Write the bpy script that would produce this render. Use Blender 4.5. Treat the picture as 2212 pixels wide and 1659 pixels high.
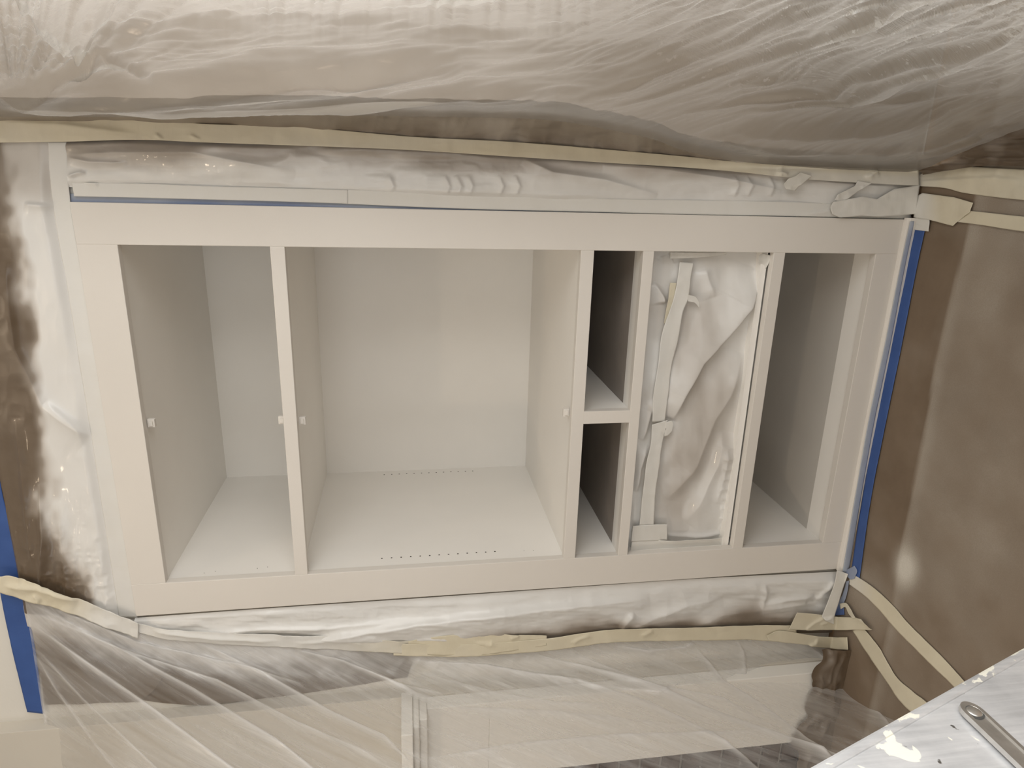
import bpy, bmesh, math
import numpy as np
from mathutils import Matrix, Vector

for o in list(bpy.data.objects):
    bpy.data.objects.remove(o, do_unlink=True)
scene = bpy.context.scene
COL = scene.collection

# ------------------------------------------------------------------ camera
F_PX = 1447.7
CAM = np.array([1.0716, -1.5523, 1.2677])
RIGHT = np.array([0.95558216, 0.29410495, -0.01910508])   # upright right
FWD = np.array([-0.29344773, 0.94341221, -0.15447273])
UPV = np.array([-0.02740723, 0.15321773, 0.98781232])
cd = bpy.data.cameras.new('camera')
cd.sensor_width = 36.0
cd.lens = F_PX / 2212 * 36.0
cd.clip_start = 0.02
cam = bpy.data.objects.new('camera', cd)
COL.objects.link(cam)
mx, my, mz = -UPV, RIGHT, -FWD        # the phone was held sideways: picture right = world down
cam.matrix_world = Matrix(((mx[0], my[0], mz[0], CAM[0]), (mx[1], my[1], mz[1], CAM[1]),
                           (mx[2], my[2], mz[2], CAM[2]), (0, 0, 0, 1)))
scene.camera = cam

# ------------------------------------------------------------------ world, exposure, lights
w = bpy.data.worlds.new('world')
scene.world = w
w.use_nodes = True
w.node_tree.nodes['Background'].inputs[0].default_value = (0.55, 0.62, 0.75, 1)
w.node_tree.nodes['Background'].inputs[1].default_value = 0.4
scene.view_settings.view_transform = 'Standard'
scene.view_settings.look = 'None'
scene.view_settings.exposure = -0.10
scene.view_settings.gamma = 1.0
scene.view_settings.use_curve_mapping = False


def area(name, loc, target, sx, sy, energy, color, shape='RECTANGLE', spread=180):
    l = bpy.data.lights.new(name, 'AREA')
    l.shape = shape
    l.size = sx
    l.size_y = sy
    l.energy = energy
    l.color = color
    l.spread = math.radians(spread)
    o = bpy.data.objects.new(name, l)
    COL.objects.link(o)
    o.location = loc
    d = Vector(target) - Vector(loc)
    o.rotation_euler = d.to_track_quat('-Z', 'Y').to_euler()
    return o


ROOM = dict(x0=-3.2, x1=2.0, y0=-3.6, z1=3.10)
# ceiling can light over the cabinet (its fixture is built below), daylight at the room's windows
CAN = (0.50, -0.98, 3.08)
area('can_light', CAN, (CAN[0], CAN[1], 0), 0.13, 0.13, 3.4, (1.0, 0.78, 0.55), 'DISK', 170)
FILL_CAN = (-0.9, -2.6, 3.08)  # unseen second can, added as warm fill
area('fill_can_far', FILL_CAN, (FILL_CAN[0], FILL_CAN[1], 0), 0.13, 0.13, 12, (1.0, 0.78, 0.55), 'DISK', 170)
area('daylight_side_window', (1.96, -1.05, 1.45), (0.4, -0.7, 1.2), 1.6, 1.3, 66, (0.97, 0.965, 0.945))
area('fill_rear_window', (1.05, -3.55, 1.5), (0.8, 0, 1.1), 1.5, 1.3, 9, (1.0, 0.97, 0.92))  # unseen rear window, added for fill from the front
area('daylight_rear_window_far', (-1.6, -3.55, 1.45), (-0.8, 0, 1.2), 1.2, 1.3, 10, (1.0, 0.97, 0.92))


# ------------------------------------------------------------------ numeric helpers
def rays(px, py):
    px = np.asarray(px, float)
    py = np.asarray(py, float)
    a = (829.5 - py) / F_PX
    b = -(px - 1106.0) / F_PX
    return a[..., None] * RIGHT + FWD + b[..., None] * UPV


def plane(p0, n):
    """points of the vertical or level plane seen along a pixel"""
    p0 = np.asarray(p0, float)
    n = np.asarray(n, float)
    n = n / np.linalg.norm(n)

    def f(px, py):
        d = rays(px, py)
        t = ((p0 - CAM) @ n) / (d @ n)
        return CAM + d * t[..., None]
    f.n = n
    return f


def wall_at(y):
    return plane((0, y, 0), (0, -1, 0))


def floor_at(z):
    return plane((0, 0, z), (0, 0, 1))


def hsh(ix, iy, seed):
    n = (ix.astype(np.int64) * 374761393 + iy.astype(np.int64) * 668265263 + seed * 1442695041) & 0x7fffffff
    n = ((n ^ (n >> 13)) * 1274126177) & 0x7fffffff
    n = (n ^ (n >> 16)) & 0x7fffffff
    return n / 0x7fffffff


def vnoise(x, y, seed=0):
    x = np.asarray(x, float)
    y = np.asarray(y, float)
    ix = np.floor(x)
    iy = np.floor(y)
    fx = x - ix
    fy = y - iy
    fx = fx * fx * fx * (fx * (fx * 6 - 15) + 10)
    fy = fy * fy * fy * (fy * (fy * 6 - 15) + 10)
    a = hsh(ix, iy, seed)
    b = hsh(ix + 1, iy, seed)
    c = hsh(ix, iy + 1, seed)
    d = hsh(ix + 1, iy + 1, seed)
    return (a + (b - a) * fx + (c - a) * fy + (a - b - c + d) * fx * fy) * 2 - 1


def fbm(x, y, seed=0, oct=4, gain=0.5):
    s = 0
    a = 1
    for i in range(oct):
        s = s + a * vnoise(x * 2 ** i + 7.3 * i, y * 2 ** i - 3.1 * i, seed + i)
        a *= gain
    return s


def ridged(x, y, seed=0, oct=3):
    s = 0
    a = 1
    for i in range(oct):
        s = s + a * (1 - np.abs(vnoise(x * 2 ** i + 5.1 * i, y * 2 ** i + 9.7 * i, seed + i)) * 2)
        a *= 0.5
    return s


def rot(x, y, deg):
    c, s = math.cos(math.radians(deg)), math.sin(math.radians(deg))
    return x * c + y * s, -x * s + y * c


def sstep(a, b, x):
    t = np.clip((x - a) / (b - a), 0, 1)
    return t * t * (3 - 2 * t)


def poly_dist(px, py, pts):
    """unsigned distance, signed side and parameter along a polyline"""
    best = np.full(px.shape, 1e9)
    side = np.zeros(px.shape)
    par = np.zeros(px.shape)
    n = len(pts) - 1
    for i in range(n):
        ax, ay = pts[i]
        bx, by = pts[i + 1]
        dx, dy = bx - ax, by - ay
        L = dx * dx + dy * dy
        t = np.clip(((px - ax) * dx + (py - ay) * dy) / L, 0, 1)
        qx = ax + t * dx - px
        qy = ay + t * dy - py
        d = np.hypot(qx, qy)
        m = d < best
        best = np.where(m, d, best)
        side = np.where(m, np.sign((px - ax) * dy - (py - ay) * dx), side)
        par = np.where(m, (i + t) / n, par)
    return best, side, par


def crease(px, py, pts, amp, w1, w2=None, ends=True):
    """a fold: steep on one side (w1), long on the other (w2), tapering to its ends"""
    w2 = w2 or w1
    d, s, t = poly_dist(px, py, pts)
    w_ = np.where(s > 0, w1, w2)
    p = np.exp(-(d / w_) ** 1.3)
    if ends:
        p = p * np.clip(np.minimum(t, 1 - t) * 5, 0, 1) ** 0.7
    return amp * p


def resample(pts, n, smooth=True):
    pts = np.array(pts, float)
    if smooth and len(pts) > 2:
        out = []
        P = np.vstack([2 * pts[0] - pts[1], pts, 2 * pts[-1] - pts[-2]])
        for i in range(1, len(P) - 2):
            for t in np.linspace(0, 1, 12, endpoint=False):
                a, b, c, d = P[i - 1], P[i], P[i + 1], P[i + 2]
                out.append(0.5 * ((2 * b) + (c - a) * t + (2 * a - 5 * b + 4 * c - d) * t * t + (3 * b - a - 3 * c + d) * t ** 3))
        out.append(pts[-1])
        pts = np.array(out)
    seg = np.r_[0, np.cumsum(np.hypot(*np.diff(pts, axis=0).T))]
    s = np.linspace(0, seg[-1], n)
    return np.stack([np.interp(s, seg, pts[:, 0]), np.interp(s, seg, pts[:, 1])], 1)


# ------------------------------------------------------------------ object helpers
def tag(o, label=None, cat=None, group=None, kind=None):
    if label:
        o['label'] = label
    if cat:
        o['category'] = cat
    if group:
        o['group'] = group
    if kind:
        o['kind'] = kind
    return o


def empty(name, loc, label, cat, group=None):
    o = bpy.data.objects.new(name, None)
    o.empty_display_size = 0.05
    o.location = loc
    COL.objects.link(o)
    return tag(o, label, cat, group)


def link(name, me, mat, parent=None):
    if mat is not None and not me.materials:
        me.materials.append(mat)
    o = bpy.data.objects.new(name, me)
    COL.objects.link(o)
    if parent is not None:
        o.parent = parent
        o.matrix_parent_inverse = Matrix.Translation(-Vector(world_loc(parent)))
    return o


def world_loc(o):
    return Vector(o.location)


def mesh_box(x0, x1, y0, y1, z0, z1, bev=0.0, seg=2):
    bm = bmesh.new()
    bmesh.ops.create_cube(bm, size=1)
    for v in bm.verts:
        v.co = Vector(((x0 + x1) / 2 + v.co.x * (x1 - x0), (y0 + y1) / 2 + v.co.y * (y1 - y0), (z0 + z1) / 2 + v.co.z * (z1 - z0)))
    if bev:
        bmesh.ops.bevel(bm, geom=bm.edges[:], offset=bev, segments=seg, affect='EDGES', profile=0.5)
    return bm


def bm_done(bm, name='m', smooth=False):
    me = bpy.data.meshes.new(name)
    bm.to_mesh(me)
    bm.free()
    if smooth:
        me.polygons.foreach_set('use_smooth', [True] * len(me.polygons))
    return me


def box(name, x0, x1, y0, y1, z0, z1, mat, parent=None, bev=0.0015):
    return link(name, bm_done(mesh_box(x0, x1, y0, y1, z0, z1, bev), name), mat, parent)


def merge(*bms):
    out = bmesh.new()
    for b in bms:
        me = bpy.data.meshes.new('t')
        b.to_mesh(me)
        b.free()
        out.from_mesh(me)
        bpy.data.meshes.remove(me)
    return out


def grid_mesh(name, P, attrs=None, uv=None):
    """P: (nv, nu, 3) array of points"""
    nv, nu = P.shape[:2]
    me = bpy.data.meshes.new(name)
    me.vertices.add(nv * nu)
    me.vertices.foreach_set('co', P.reshape(-1).astype(np.float32))
    i = np.arange((nv - 1) * (nu - 1))
    r = i // (nu - 1)
    c = i % (nu - 1)
    a = r * nu + c
    q = np.stack([a, a + 1, a + nu + 1, a + nu], 1).astype(np.int32)
    me.loops.add(q.size)
    me.loops.foreach_set('vertex_index', q.reshape(-1))
    me.polygons.add(len(q))
    me.polygons.foreach_set('loop_start', (np.arange(len(q)) * 4).astype(np.int32))
    me.polygons.foreach_set('loop_total', np.full(len(q), 4, np.int32))
    me.polygons.foreach_set('use_smooth', np.ones(len(q), bool))
    me.update(calc_edges=True)
    for k, vals in (attrs or {}).items():
        at = me.attributes.new(k, 'FLOAT', 'POINT')
        at.data.foreach_set('value', np.asarray(vals, np.float32).reshape(-1))
    if uv is not None:
        ul = me.uv_layers.new(name='UVMap')
        U = uv.reshape(-1, 2)[q.reshape(-1)]
        ul.data.foreach_set('uv', U.reshape(-1).astype(np.float32))
    return me


def patch(name, A, B, surf, nu, nv, mat, disp=None, attrs=None, parent=None, thick=0.0, smooth=True, uvf=None):
    """a sheet whose two long edges run along the polylines A and B of a surface; disp lifts it off along the normal"""
    a = resample(A, nu, smooth)
    b = resample(B, nu, smooth)
    v = np.linspace(0, 1, nv)[:, None]
    px = a[None, :, 0] * (1 - v) + b[None, :, 0] * v
    py = a[None, :, 1] * (1 - v) + b[None, :, 1] * v
    u = np.repeat(np.linspace(0, 1, nu)[None], nv, 0)
    vv = np.repeat(v, nu, 1)
    P = surf(px, py)
    P0 = P
    if disp is not None:
        P = P + np.asarray(disp(px, py, u, vv))[..., None] * surf.n
    at = {k: f(px, py, u, vv) for k, f in (attrs or {}).items()}
    # uv in metres along the sheet
    du = np.linalg.norm(np.diff(P, axis=1), axis=2).mean() * (nu - 1)
    dv = np.linalg.norm(np.diff(P, axis=0), axis=2).mean() * (nv - 1)
    uv = np.stack([u * du, vv * dv], 2) if uvf is None else uvf(P0)
    c = P.reshape(-1, 3).mean(0)
    c[2] = P[..., 2].min()
    if parent is not None:
        c = np.zeros(3)
    me = grid_mesh(name, P - c, at, uv)
    o = link(name, me, mat, parent)
    if parent is None:
        o.location = c
    if thick:
        m = o.modifiers.new('thickness', 'SOLIDIFY')
        m.thickness = thick
        m.offset = 0
    return o


# ------------------------------------------------------------------ materials
def nodes(name):
    m = bpy.data.materials.new(name)
    m.use_nodes = True
    nt = m.node_tree
    for n in list(nt.nodes):
        if n.type != 'OUTPUT_MATERIAL':
            nt.nodes.remove(n)
    return m, nt, nt.nodes['Material Output']


def N(nt, t, **kw):
    n = nt.nodes.new(t)
    for k, v in kw.items():
        if k.startswith('i_'):
            n.inputs[k[2:].replace('_', ' ')].default_value = v
        else:
            setattr(n, k, v)
    return n


def coords(nt, kind='Object', scale=(1, 1, 1), rotz=0.0, rot3=None):
    tc = N(nt, 'ShaderNodeTexCoord')
    mp = N(nt, 'ShaderNodeMapping')
    mp.inputs['Scale'].default_value = scale
    mp.inputs['Rotation'].default_value = rot3 or (0, 0, rotz)
    nt.links.new(tc.outputs[kind], mp.inputs['Vector'])
    return mp.outputs['Vector']


def coords_along(nt, ang, scale):
    """UV turned by ang first, stretched afterwards: grain that runs along a slanting direction"""
    tc = N(nt, 'ShaderNodeTexCoord')
    m1 = N(nt, 'ShaderNodeMapping')
    m1.inputs['Rotation'].default_value = (0, 0, ang)
    m2 = N(nt, 'ShaderNodeMapping')
    m2.inputs['Scale'].default_value = scale
    nt.links.new(tc.outputs['UV'], m1.inputs['Vector'])
    nt.links.new(m1.outputs['Vector'], m2.inputs['Vector'])
    return m2.outputs['Vector']


def noise(nt, vec, scale, detail=4, rough=0.5, dist=0.0):
    n = N(nt, 'ShaderNodeTexNoise')
    n.inputs['Scale'].default_value = scale
    n.inputs['Detail'].default_value = detail
    n.inputs['Roughness'].default_value = rough
    n.inputs['Distortion'].default_value = dist
    nt.links.new(vec, n.inputs['Vector'])
    return n.outputs['Fac']


def ramp(nt, fac, stops):
    r = N(nt, 'ShaderNodeValToRGB')
    els = r.color_ramp.elements
    els[0].position, els[0].color = stops[0][0], (*stops[0][1], 1)
    els[1].position, els[1].color = stops[-1][0], (*stops[-1][1], 1)
    for p, c in stops[1:-1]:
        e = els.new(p)
        e.color = (*c, 1)
    nt.links.new(fac, r.inputs['Fac'])
    return r.outputs['Color']


def mixc(nt, fac, a, b):
    m = N(nt, 'ShaderNodeMix', data_type='RGBA')
    for s, v in ((0, fac), (6, a), (7, b)):
        if hasattr(v, 'node'):
            nt.links.new(v, m.inputs[s])
        else:
            m.inputs[s].default_value = v if s == 0 else (*v, 1)
    return m.outputs[2]


def mathn(nt, op, a, b=None, clamp=False):
    m = N(nt, 'ShaderNodeMath', operation=op, use_clamp=clamp)
    for s, v in ((0, a), (1, b)):
        if v is None:
            continue
        if hasattr(v, 'node'):
            nt.links.new(v, m.inputs[s])
        else:
            m.inputs[s].default_value = v
    return m.outputs[0]


def bump(nt, height, strength, dist=0.002):
    b = N(nt, 'ShaderNodeBump')
    b.inputs['Strength'].default_value = strength
    b.inputs['Distance'].default_value = dist
    nt.links.new(height, b.inputs['Height'])
    return b.outputs['Normal']


def principled(nt, out, color, rough=0.5, spec=0.5, normal=None, metal=0.0, coat=0.0, coat_rough=0.1):
    p = N(nt, 'ShaderNodeBsdfPrincipled')
    for key, v in (('Base Color', color), ('Roughness', rough)):
        if hasattr(v, 'node'):
            nt.links.new(v, p.inputs[key])
        else:
            p.inputs[key].default_value = (*v, 1) if key == 'Base Color' else v
    p.inputs['Specular IOR Level'].default_value = spec
    p.inputs['Metallic'].default_value = metal
    p.inputs['Coat Weight'].default_value = coat
    p.inputs['Coat Roughness'].default_value = coat_rough
    if normal is not None:
        nt.links.new(normal, p.inputs['Normal'])
    if out is not None:
        nt.links.new(p.outputs[0], out.inputs['Surface'])
    return p


def simple(name, color, rough=0.5, spec=0.4, var=0.06, vscale=6, bscale=120, bstr=0.05, metal=0.0, coat=0.0):
    m, nt, out = nodes(name)
    v = coords(nt)
    n = noise(nt, v, vscale, 4)
    c0 = tuple(max(0, c * (1 - var)) for c in color)
    c1 = tuple(min(1, c * (1 + var)) for c in color)
    col = ramp(nt, n, [(0.3, c0), (0.7, c1)])
    b = bump(nt, noise(nt, v, bscale, 3), bstr)
    principled(nt, out, col, rough, spec, b, metal, coat)
    return m


WHITE = (0.745, 0.702, 0.645)
M = {}
M['paint'] = simple('white_sprayed_paint', WHITE, 0.36, 0.45, 0.012, 5, 260, 0.05)
M['paint_lifted'] = simple('white_sprayed_paint_lifted', (0.89, 0.86, 0.81), 0.42, 0.4, 0.02, 4, 260, 0.06)  # same white as the face, lightened to brighten the bays
M['thin'] = simple('bay_shade_dark', (0.30, 0.265, 0.235), 0.6, 0.3, 0.15, 5, 120, 0.1)  # dark tone with the drawer bays' shade in its colour
M['shade_pale'] = simple('bay_shade_pale', (0.60, 0.565, 0.515), 0.5, 0.3, 0.04, 4, 160, 0.08)  # duller tone with the bottom bay's shade in its colour
M['breast'] = simple('beige_chimney_paint', (0.62, 0.575, 0.50), 0.6, 0.3, 0.02, 3, 90, 0.15)
M['wall'] = simple('off_white_wall_paint', (0.74, 0.71, 0.65), 0.65, 0.3, 0.02, 3, 90, 0.15)
M['ceiling'] = simple('white_ceiling_paint', (0.8, 0.79, 0.76), 0.7, 0.3, 0.02, 3, 90, 0.15)
M['mantel'] = simple('white_mantel_paint', (0.86, 0.83, 0.77), 0.4, 0.4, 0.015, 4, 200, 0.05)
M['subfloor'] = simple('wood_subfloor', (0.26, 0.17, 0.10), 0.6, 0.3, 0.25, 4, 80, 0.2)
M['brick'] = simple('dark_brown_brick', (0.085, 0.060, 0.050), 0.8, 0.2, 0.35, 22, 120, 0.6)
M['mortar'] = simple('grey_mortar', (0.30, 0.27, 0.24), 0.9, 0.2, 0.15, 30, 150, 0.5)
M['dark'] = simple('sooty_black', (0.02, 0.018, 0.017), 0.9, 0.1, 0.2)
M['hole'] = simple('hole_shade', (0.045, 0.038, 0.03), 0.9, 0.1, 0.2)
M['trim_white'] = simple('white_plastic', (0.8, 0.8, 0.78), 0.4, 0.4, 0.02)


def film_material():
    """brown masking film, white where the spray gun has covered it (vertex attribute 'spray')"""
    m, nt, out = nodes('brown_masking_film_with_overspray')
    v = coords(nt)
    at = N(nt, 'ShaderNodeAttribute', attribute_name='spray')
    n = noise(nt, v, 9, 5, 0.6)
    f = mathn(nt, 'ADD', at.outputs['Fac'], mathn(nt, 'MULTIPLY', mathn(nt, 'SUBTRACT', n, 0.5), 0.16))
    col = ramp(nt, f, [(0.08, (0.125, 0.088, 0.056)), (0.40, (0.30, 0.255, 0.21)), (0.62, (0.55, 0.51, 0.465)), (0.9, (0.76, 0.745, 0.715))])
    fine = noise(nt, v, 30, 3, 0.5, 0.3)
    b = bump(nt, fine, 0.10, 0.004)
    principled(nt, out, col, 0.36, 0.5, b, 0, 0.14, 0.07)
    return m


M['film'] = film_material()


def tape_material(name, c0, c1, spray_col=(0.74, 0.725, 0.69), rough=0.55):
    m, nt, out = nodes(name)
    v = coords(nt)
    n = noise(nt, v, 14, 4)
    base = ramp(nt, n, [(0.3, c0), (0.7, c1)])
    at = N(nt, 'ShaderNodeAttribute', attribute_name='spray')
    f = mathn(nt, 'ADD', at.outputs['Fac'], mathn(nt, 'MULTIPLY', mathn(nt, 'SUBTRACT', noise(nt, v, 18, 4, 0.6), 0.5), mathn(nt, 'MULTIPLY', mathn(nt, 'MULTIPLY', at.outputs['Fac'], 5.0, True), 0.25)), True)
    f2 = f
    col = mixc(nt, f2, base, spray_col)
    cr = noise(nt, coords(nt, 'UV', (160, 30, 1)), 1.0, 3)
    b = bump(nt, cr, 0.12, 0.002)
    principled(nt, out, col, rough, 0.35, b)
    return m


M['tape'] = tape_material('cream_masking_tape', (0.66, 0.595, 0.45), (0.72, 0.655, 0.50))
M['blue'] = tape_material('blue_painters_tape', (0.035, 0.085, 0.27), (0.045, 0.105, 0.32), (0.50, 0.53, 0.57), 0.5)


CRK = {'milky_plastic_sheeting': 0.35, 'clear_plastic_sheeting': 0.14}


def sheet_material(name, diff, haze, transp, gloss_rough, ang, stretch, bumpstr, streak=0.25, translucent=0.35, crinkle=False):
    """thin plastic sheeting: partly clear, partly milky, glossy, crinkled along its folds"""
    m, nt, out = nodes(name)
    v = coords_along(nt, ang, (stretch[0], stretch[1], 1))
    n1 = noise(nt, v, 1.0, 6, 0.62, 0.6)
    v2 = coords(nt, 'UV', (1, 1, 1))
    n2 = noise(nt, v2, 55, 5, 0.65, 0.8)
    h = mathn(nt, 'ADD', n1, mathn(nt, 'MULTIPLY', n2, CRK[name]))
    b = bump(nt, h, bumpstr, 0.006)
    if crinkle:
        ck = N(nt, 'ShaderNodeAttribute', attribute_name='crinkle')
        nt.links.new(mathn(nt, 'MULTIPLY', ck.outputs['Fac'], bumpstr), b.node.inputs['Strength'])
    if crinkle:
        fl = noise(nt, coords(nt, 'Object', (1, 0.45, 1)), 85, 4, 0.6, 0.4)
        fm = ramp(nt, fl, [(0.60, (0, 0, 0)), (0.67, (1, 1, 1))])
        fm = mathn(nt, 'MULTIPLY', fm, mathn(nt, 'SUBTRACT', mathn(nt, 'MULTIPLY', ck.outputs['Fac'], 1.3), 0.45, True), True)
        diff = mixc(nt, fm, diff, (0.93, 0.93, 0.92))  # whitened flecks paint the crinkles' glints into the colour
    p = principled(nt, None, diff, gloss_rough, 0.55, b)
    tl = N(nt, 'ShaderNodeBsdfTranslucent')
    tl.inputs['Color'].default_value = (*haze, 1)
    nt.links.new(b, tl.inputs['Normal'])
    mx1 = N(nt, 'ShaderNodeMixShader')
    mx1.inputs[0].default_value = translucent
    nt.links.new(p.outputs[0], mx1.inputs[1])
    nt.links.new(tl.outputs[0], mx1.inputs[2])
    tr = N(nt, 'ShaderNodeBsdfTransparent')
    at = N(nt, 'ShaderNodeAttribute', attribute_name='clear')
    # creased plastic whitens along the creases
    st = mathn(nt, 'MULTIPLY', mathn(nt, 'SUBTRACT', n1, 0.5), -streak * 3)
    f = mathn(nt, 'ADD', mathn(nt, 'ADD', at.outputs['Fac'], transp), st, True)
    mx2 = N(nt, 'ShaderNodeMixShader')
    nt.links.new(f, mx2.inputs[0])
    nt.links.new(mx1.outputs[0], mx2.inputs[1])
    nt.links.new(tr.outputs[0], mx2.inputs[2])
    nt.links.new(mx2.outputs[0], out.inputs['Surface'])
    return m


M['milky'] = sheet_material('milky_plastic_sheeting', (0.40, 0.36, 0.305), (0.29, 0.275, 0.255), 0.0, 0.20, math.radians(-37), (5, 55), 0.8, 0.0, 0.42, True)
M['clear'] = sheet_material('clear_plastic_sheeting', (0.86, 0.845, 0.825), (0.86, 0.85, 0.84), 0.0, 0.12, math.radians(-28), (2.5, 34), 0.5, 0.26, 0.35)


def paper_material(name, c0, c1):
    m, nt, out = nodes(name)
    v = coords(nt)
    n = noise(nt, v, 7, 5, 0.6)
    base = ramp(nt, n, [(0.3, c0), (0.72, c1)])
    at = N(nt, 'ShaderNodeAttribute', attribute_name='spray')
    spk = noise(nt, v, 420, 2)
    f = mathn(nt, 'MULTIPLY', at.outputs['Fac'], mathn(nt, 'ADD', mathn(nt, 'MULTIPLY', spk, 0.7), 0.65), True)
    col = mixc(nt, f, base, (0.66, 0.62, 0.55))
    b = bump(nt, noise(nt, v, 60, 4), 0.12, 0.003)
    principled(nt, out, col, 0.7, 0.25, b)
    return m


M['paper'] = paper_material('brown_floor_paper', (0.185, 0.135, 0.092), (0.225, 0.168, 0.118))


def ladder_material():
    m, nt, out = nodes('scuffed_aluminium_with_paint_drips')
    v = coords(nt, 'Object')
    vs = coords(nt, 'Object', (1, 1, 26), 0, (0, 0, 0))
    va = coords(nt, 'Object', (40, 60, 3), 0, (math.radians(19.4), 0, 0))
    n1 = noise(nt, va, 2.0, 5, 0.6)
    n2 = noise(nt, v, 16, 5, 0.65)
    col = ramp(nt, mathn(nt, 'ADD', mathn(nt, 'MULTIPLY', n1, 0.6), mathn(nt, 'MULTIPLY', n2, 0.4)),
               [(0.32, (0.50, 0.505, 0.52)), (0.5, (0.66, 0.665, 0.68)), (0.68, (0.82, 0.82, 0.83))])
    spl = noise(nt, v, 26, 5, 0.55, 0.6)
    mask = ramp(nt, spl, [(0.60, (0, 0, 0)), (0.612, (1, 1, 1))])
    col = mixc(nt, mask, col, (0.86, 0.84, 0.74))
    dk = ramp(nt, noise(nt, v, 60, 3, 0.5), [(0.26, (1, 1, 1)), (0.29, (0, 0, 0))])
    col = mixc(nt, dk, col, (0.12, 0.11, 0.10))
    b = bump(nt, n1, 0.15, 0.002)
    p = principled(nt, out, col, 0.42, 0.5, b, 0.55)
    inv = mathn(nt, 'SUBTRACT', 0.34, mathn(nt, 'MULTIPLY', mask, 0.34), True)
    nt.links.new(inv, p.inputs['Metallic'])
    return m


M['alu'] = ladder_material()
M['steel'] = simple('worn_zinc_steel', (0.62, 0.60, 0.57), 0.3, 0.5, 0.18, 40, 200, 0.1, 0.85)
M['grime'] = simple('dark_grime', (0.09, 0.09, 0.085), 0.6, 0.3, 0.2)
M['rubber'] = simple('black_rubber', (0.03, 0.03, 0.03), 0.8, 0.3, 0.2)
m_, nt_, out_ = nodes('warm_lamp_glass')
e_ = N(nt_, 'ShaderNodeEmission')
e_.inputs[0].default_value = (1.0, 0.82, 0.62, 1)
e_.inputs[1].default_value = 12
nt_.links.new(e_.outputs[0], out_.inputs['Surface'])
M['lamp'] = m_
m_, nt_, out_ = nodes('bright_daylight_pane')
e_ = N(nt_, 'ShaderNodeEmission')
e_.inputs[0].default_value = (0.86, 0.93, 1.0, 1)
e_.inputs[1].default_value = 1.2
nt_.links.new(e_.outputs[0], out_.inputs['Surface'])
M['sky_pane'] = m_

# ------------------------------------------------------------------ the room
X0, X1, Y0, Z1 = ROOM['x0'], ROOM['x1'], ROOM['y0'], ROOM['z1']
WY = 0.018                                   # face of the wall the cabinet is built into
CB = dict(x0=-0.0, x1=1.0, z0=0.03, z1=1.948)


def struct(name, me_or_bm, mat):
    me = me_or_bm if isinstance(me_or_bm, bpy.types.Mesh) else bm_done(me_or_bm, name)
    return tag(link(name, me, mat), kind='structure')


struct('floor', mesh_box(X0 - 0.1, X1 + 0.1, Y0 - 0.1, 0.9, -0.12, -0.002), M['subfloor'])
struct('ceiling', mesh_box(X0 - 0.1, X1 + 0.1, Y0 - 0.1, 0.9, Z1, Z1 + 0.1), M['ceiling'])
hx0, hx1, hz1 = CB['x0'] + 0.008, CB['x1'] - 0.008, CB['z1'] - 0.008
struct('wall_back', merge(mesh_box(X0, hx0, WY, 0.85, 0, Z1), mesh_box(hx1, X1, WY, 0.85, 0, Z1),
                          mesh_box(hx0, hx1, WY, 0.85, hz1, Z1), mesh_box(hx0, hx1, 0.72, 0.85, 0, hz1)), M['wall'])
# window openings
SW = (-1.85, -0.25, 0.85, 2.15)                # side window: y0,y1,z0,z1
RW = (-2.2, -1.0, 0.8, 2.1)                # rear window: x0,x1,z0,z1
struct('wall_right', merge(mesh_box(X1, X1 + 0.12, Y0, SW[0], 0, Z1), mesh_box(X1, X1 + 0.12, SW[1], 0.9, 0, Z1),
                           mesh_box(X1, X1 + 0.12, SW[0], SW[1], 0, SW[2]), mesh_box(X1, X1 + 0.12, SW[0], SW[1], SW[3], Z1)), M['wall'])
RW_FILL = (0.3, 1.8, 0.85, 2.15)  # opening of the added fill window
struct('wall_rear', merge(mesh_box(X0, RW[0], Y0 - 0.12, Y0, 0, Z1), mesh_box(RW[1], RW_FILL[0], Y0 - 0.12, Y0, 0, Z1), mesh_box(RW_FILL[1], X1, Y0 - 0.12, Y0, 0, Z1),
                          mesh_box(RW[0], RW[1], Y0 - 0.12, Y0, 0, RW[2]), mesh_box(RW[0], RW[1], Y0 - 0.12, Y0, RW[3], Z1),
                          mesh_box(RW_FILL[0], RW_FILL[1], Y0 - 0.12, Y0, 0, RW_FILL[2]), mesh_box(RW_FILL[0], RW_FILL[1], Y0 - 0.12, Y0, RW_FILL[3], Z1)), M['wall'])
struct('wall_left', mesh_box(X0 - 0.12, X0, Y0 - 0.12, 0.9, 0, Z1), M['wall'])


def window(name, axis, a0, a1, z0, z1, at):
    def bx(u0, u1, d0, d1, zz0, zz1):
        if axis == 'x':
            return mesh_box(at + d0, at + d1, u0, u1, zz0, zz1, 0.002)
        return mesh_box(u0, u1, at - d1, at - d0, zz0, zz1, 0.002)
    root = bpy.data.objects.new(name, None)
    root.empty_display_size = 0.05
    COL.objects.link(root)
    tag(root, kind='structure')
    w_ = 0.05
    link('window_frame', bm_done(merge(bx(a0, a1, 0.02, 0.09, z0, z0 + w_), bx(a0, a1, 0.02, 0.09, z1 - w_, z1),
                                       bx(a0, a0 + w_, 0.02, 0.09, z0 + w_, z1 - w_), bx(a1 - w_, a1, 0.02, 0.09, z0 + w_, z1 - w_),
                                       bx((a0 + a1) / 2 - 0.02, (a0 + a1) / 2 + 0.02, 0.03, 0.08, z0 + w_, z1 - w_))), M['mantel'], root)
    for s in (0, 1):
        u0 = a0 + w_ if s == 0 else (a0 + a1) / 2 + 0.02
        u1 = (a0 + a1) / 2 - 0.02 if s == 0 else a1 - w_
        link('pane', bm_done(bx(u0, u1, 0.095, 0.10, z0 + w_, z1 - w_)), M['sky_pane'], root)


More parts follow.
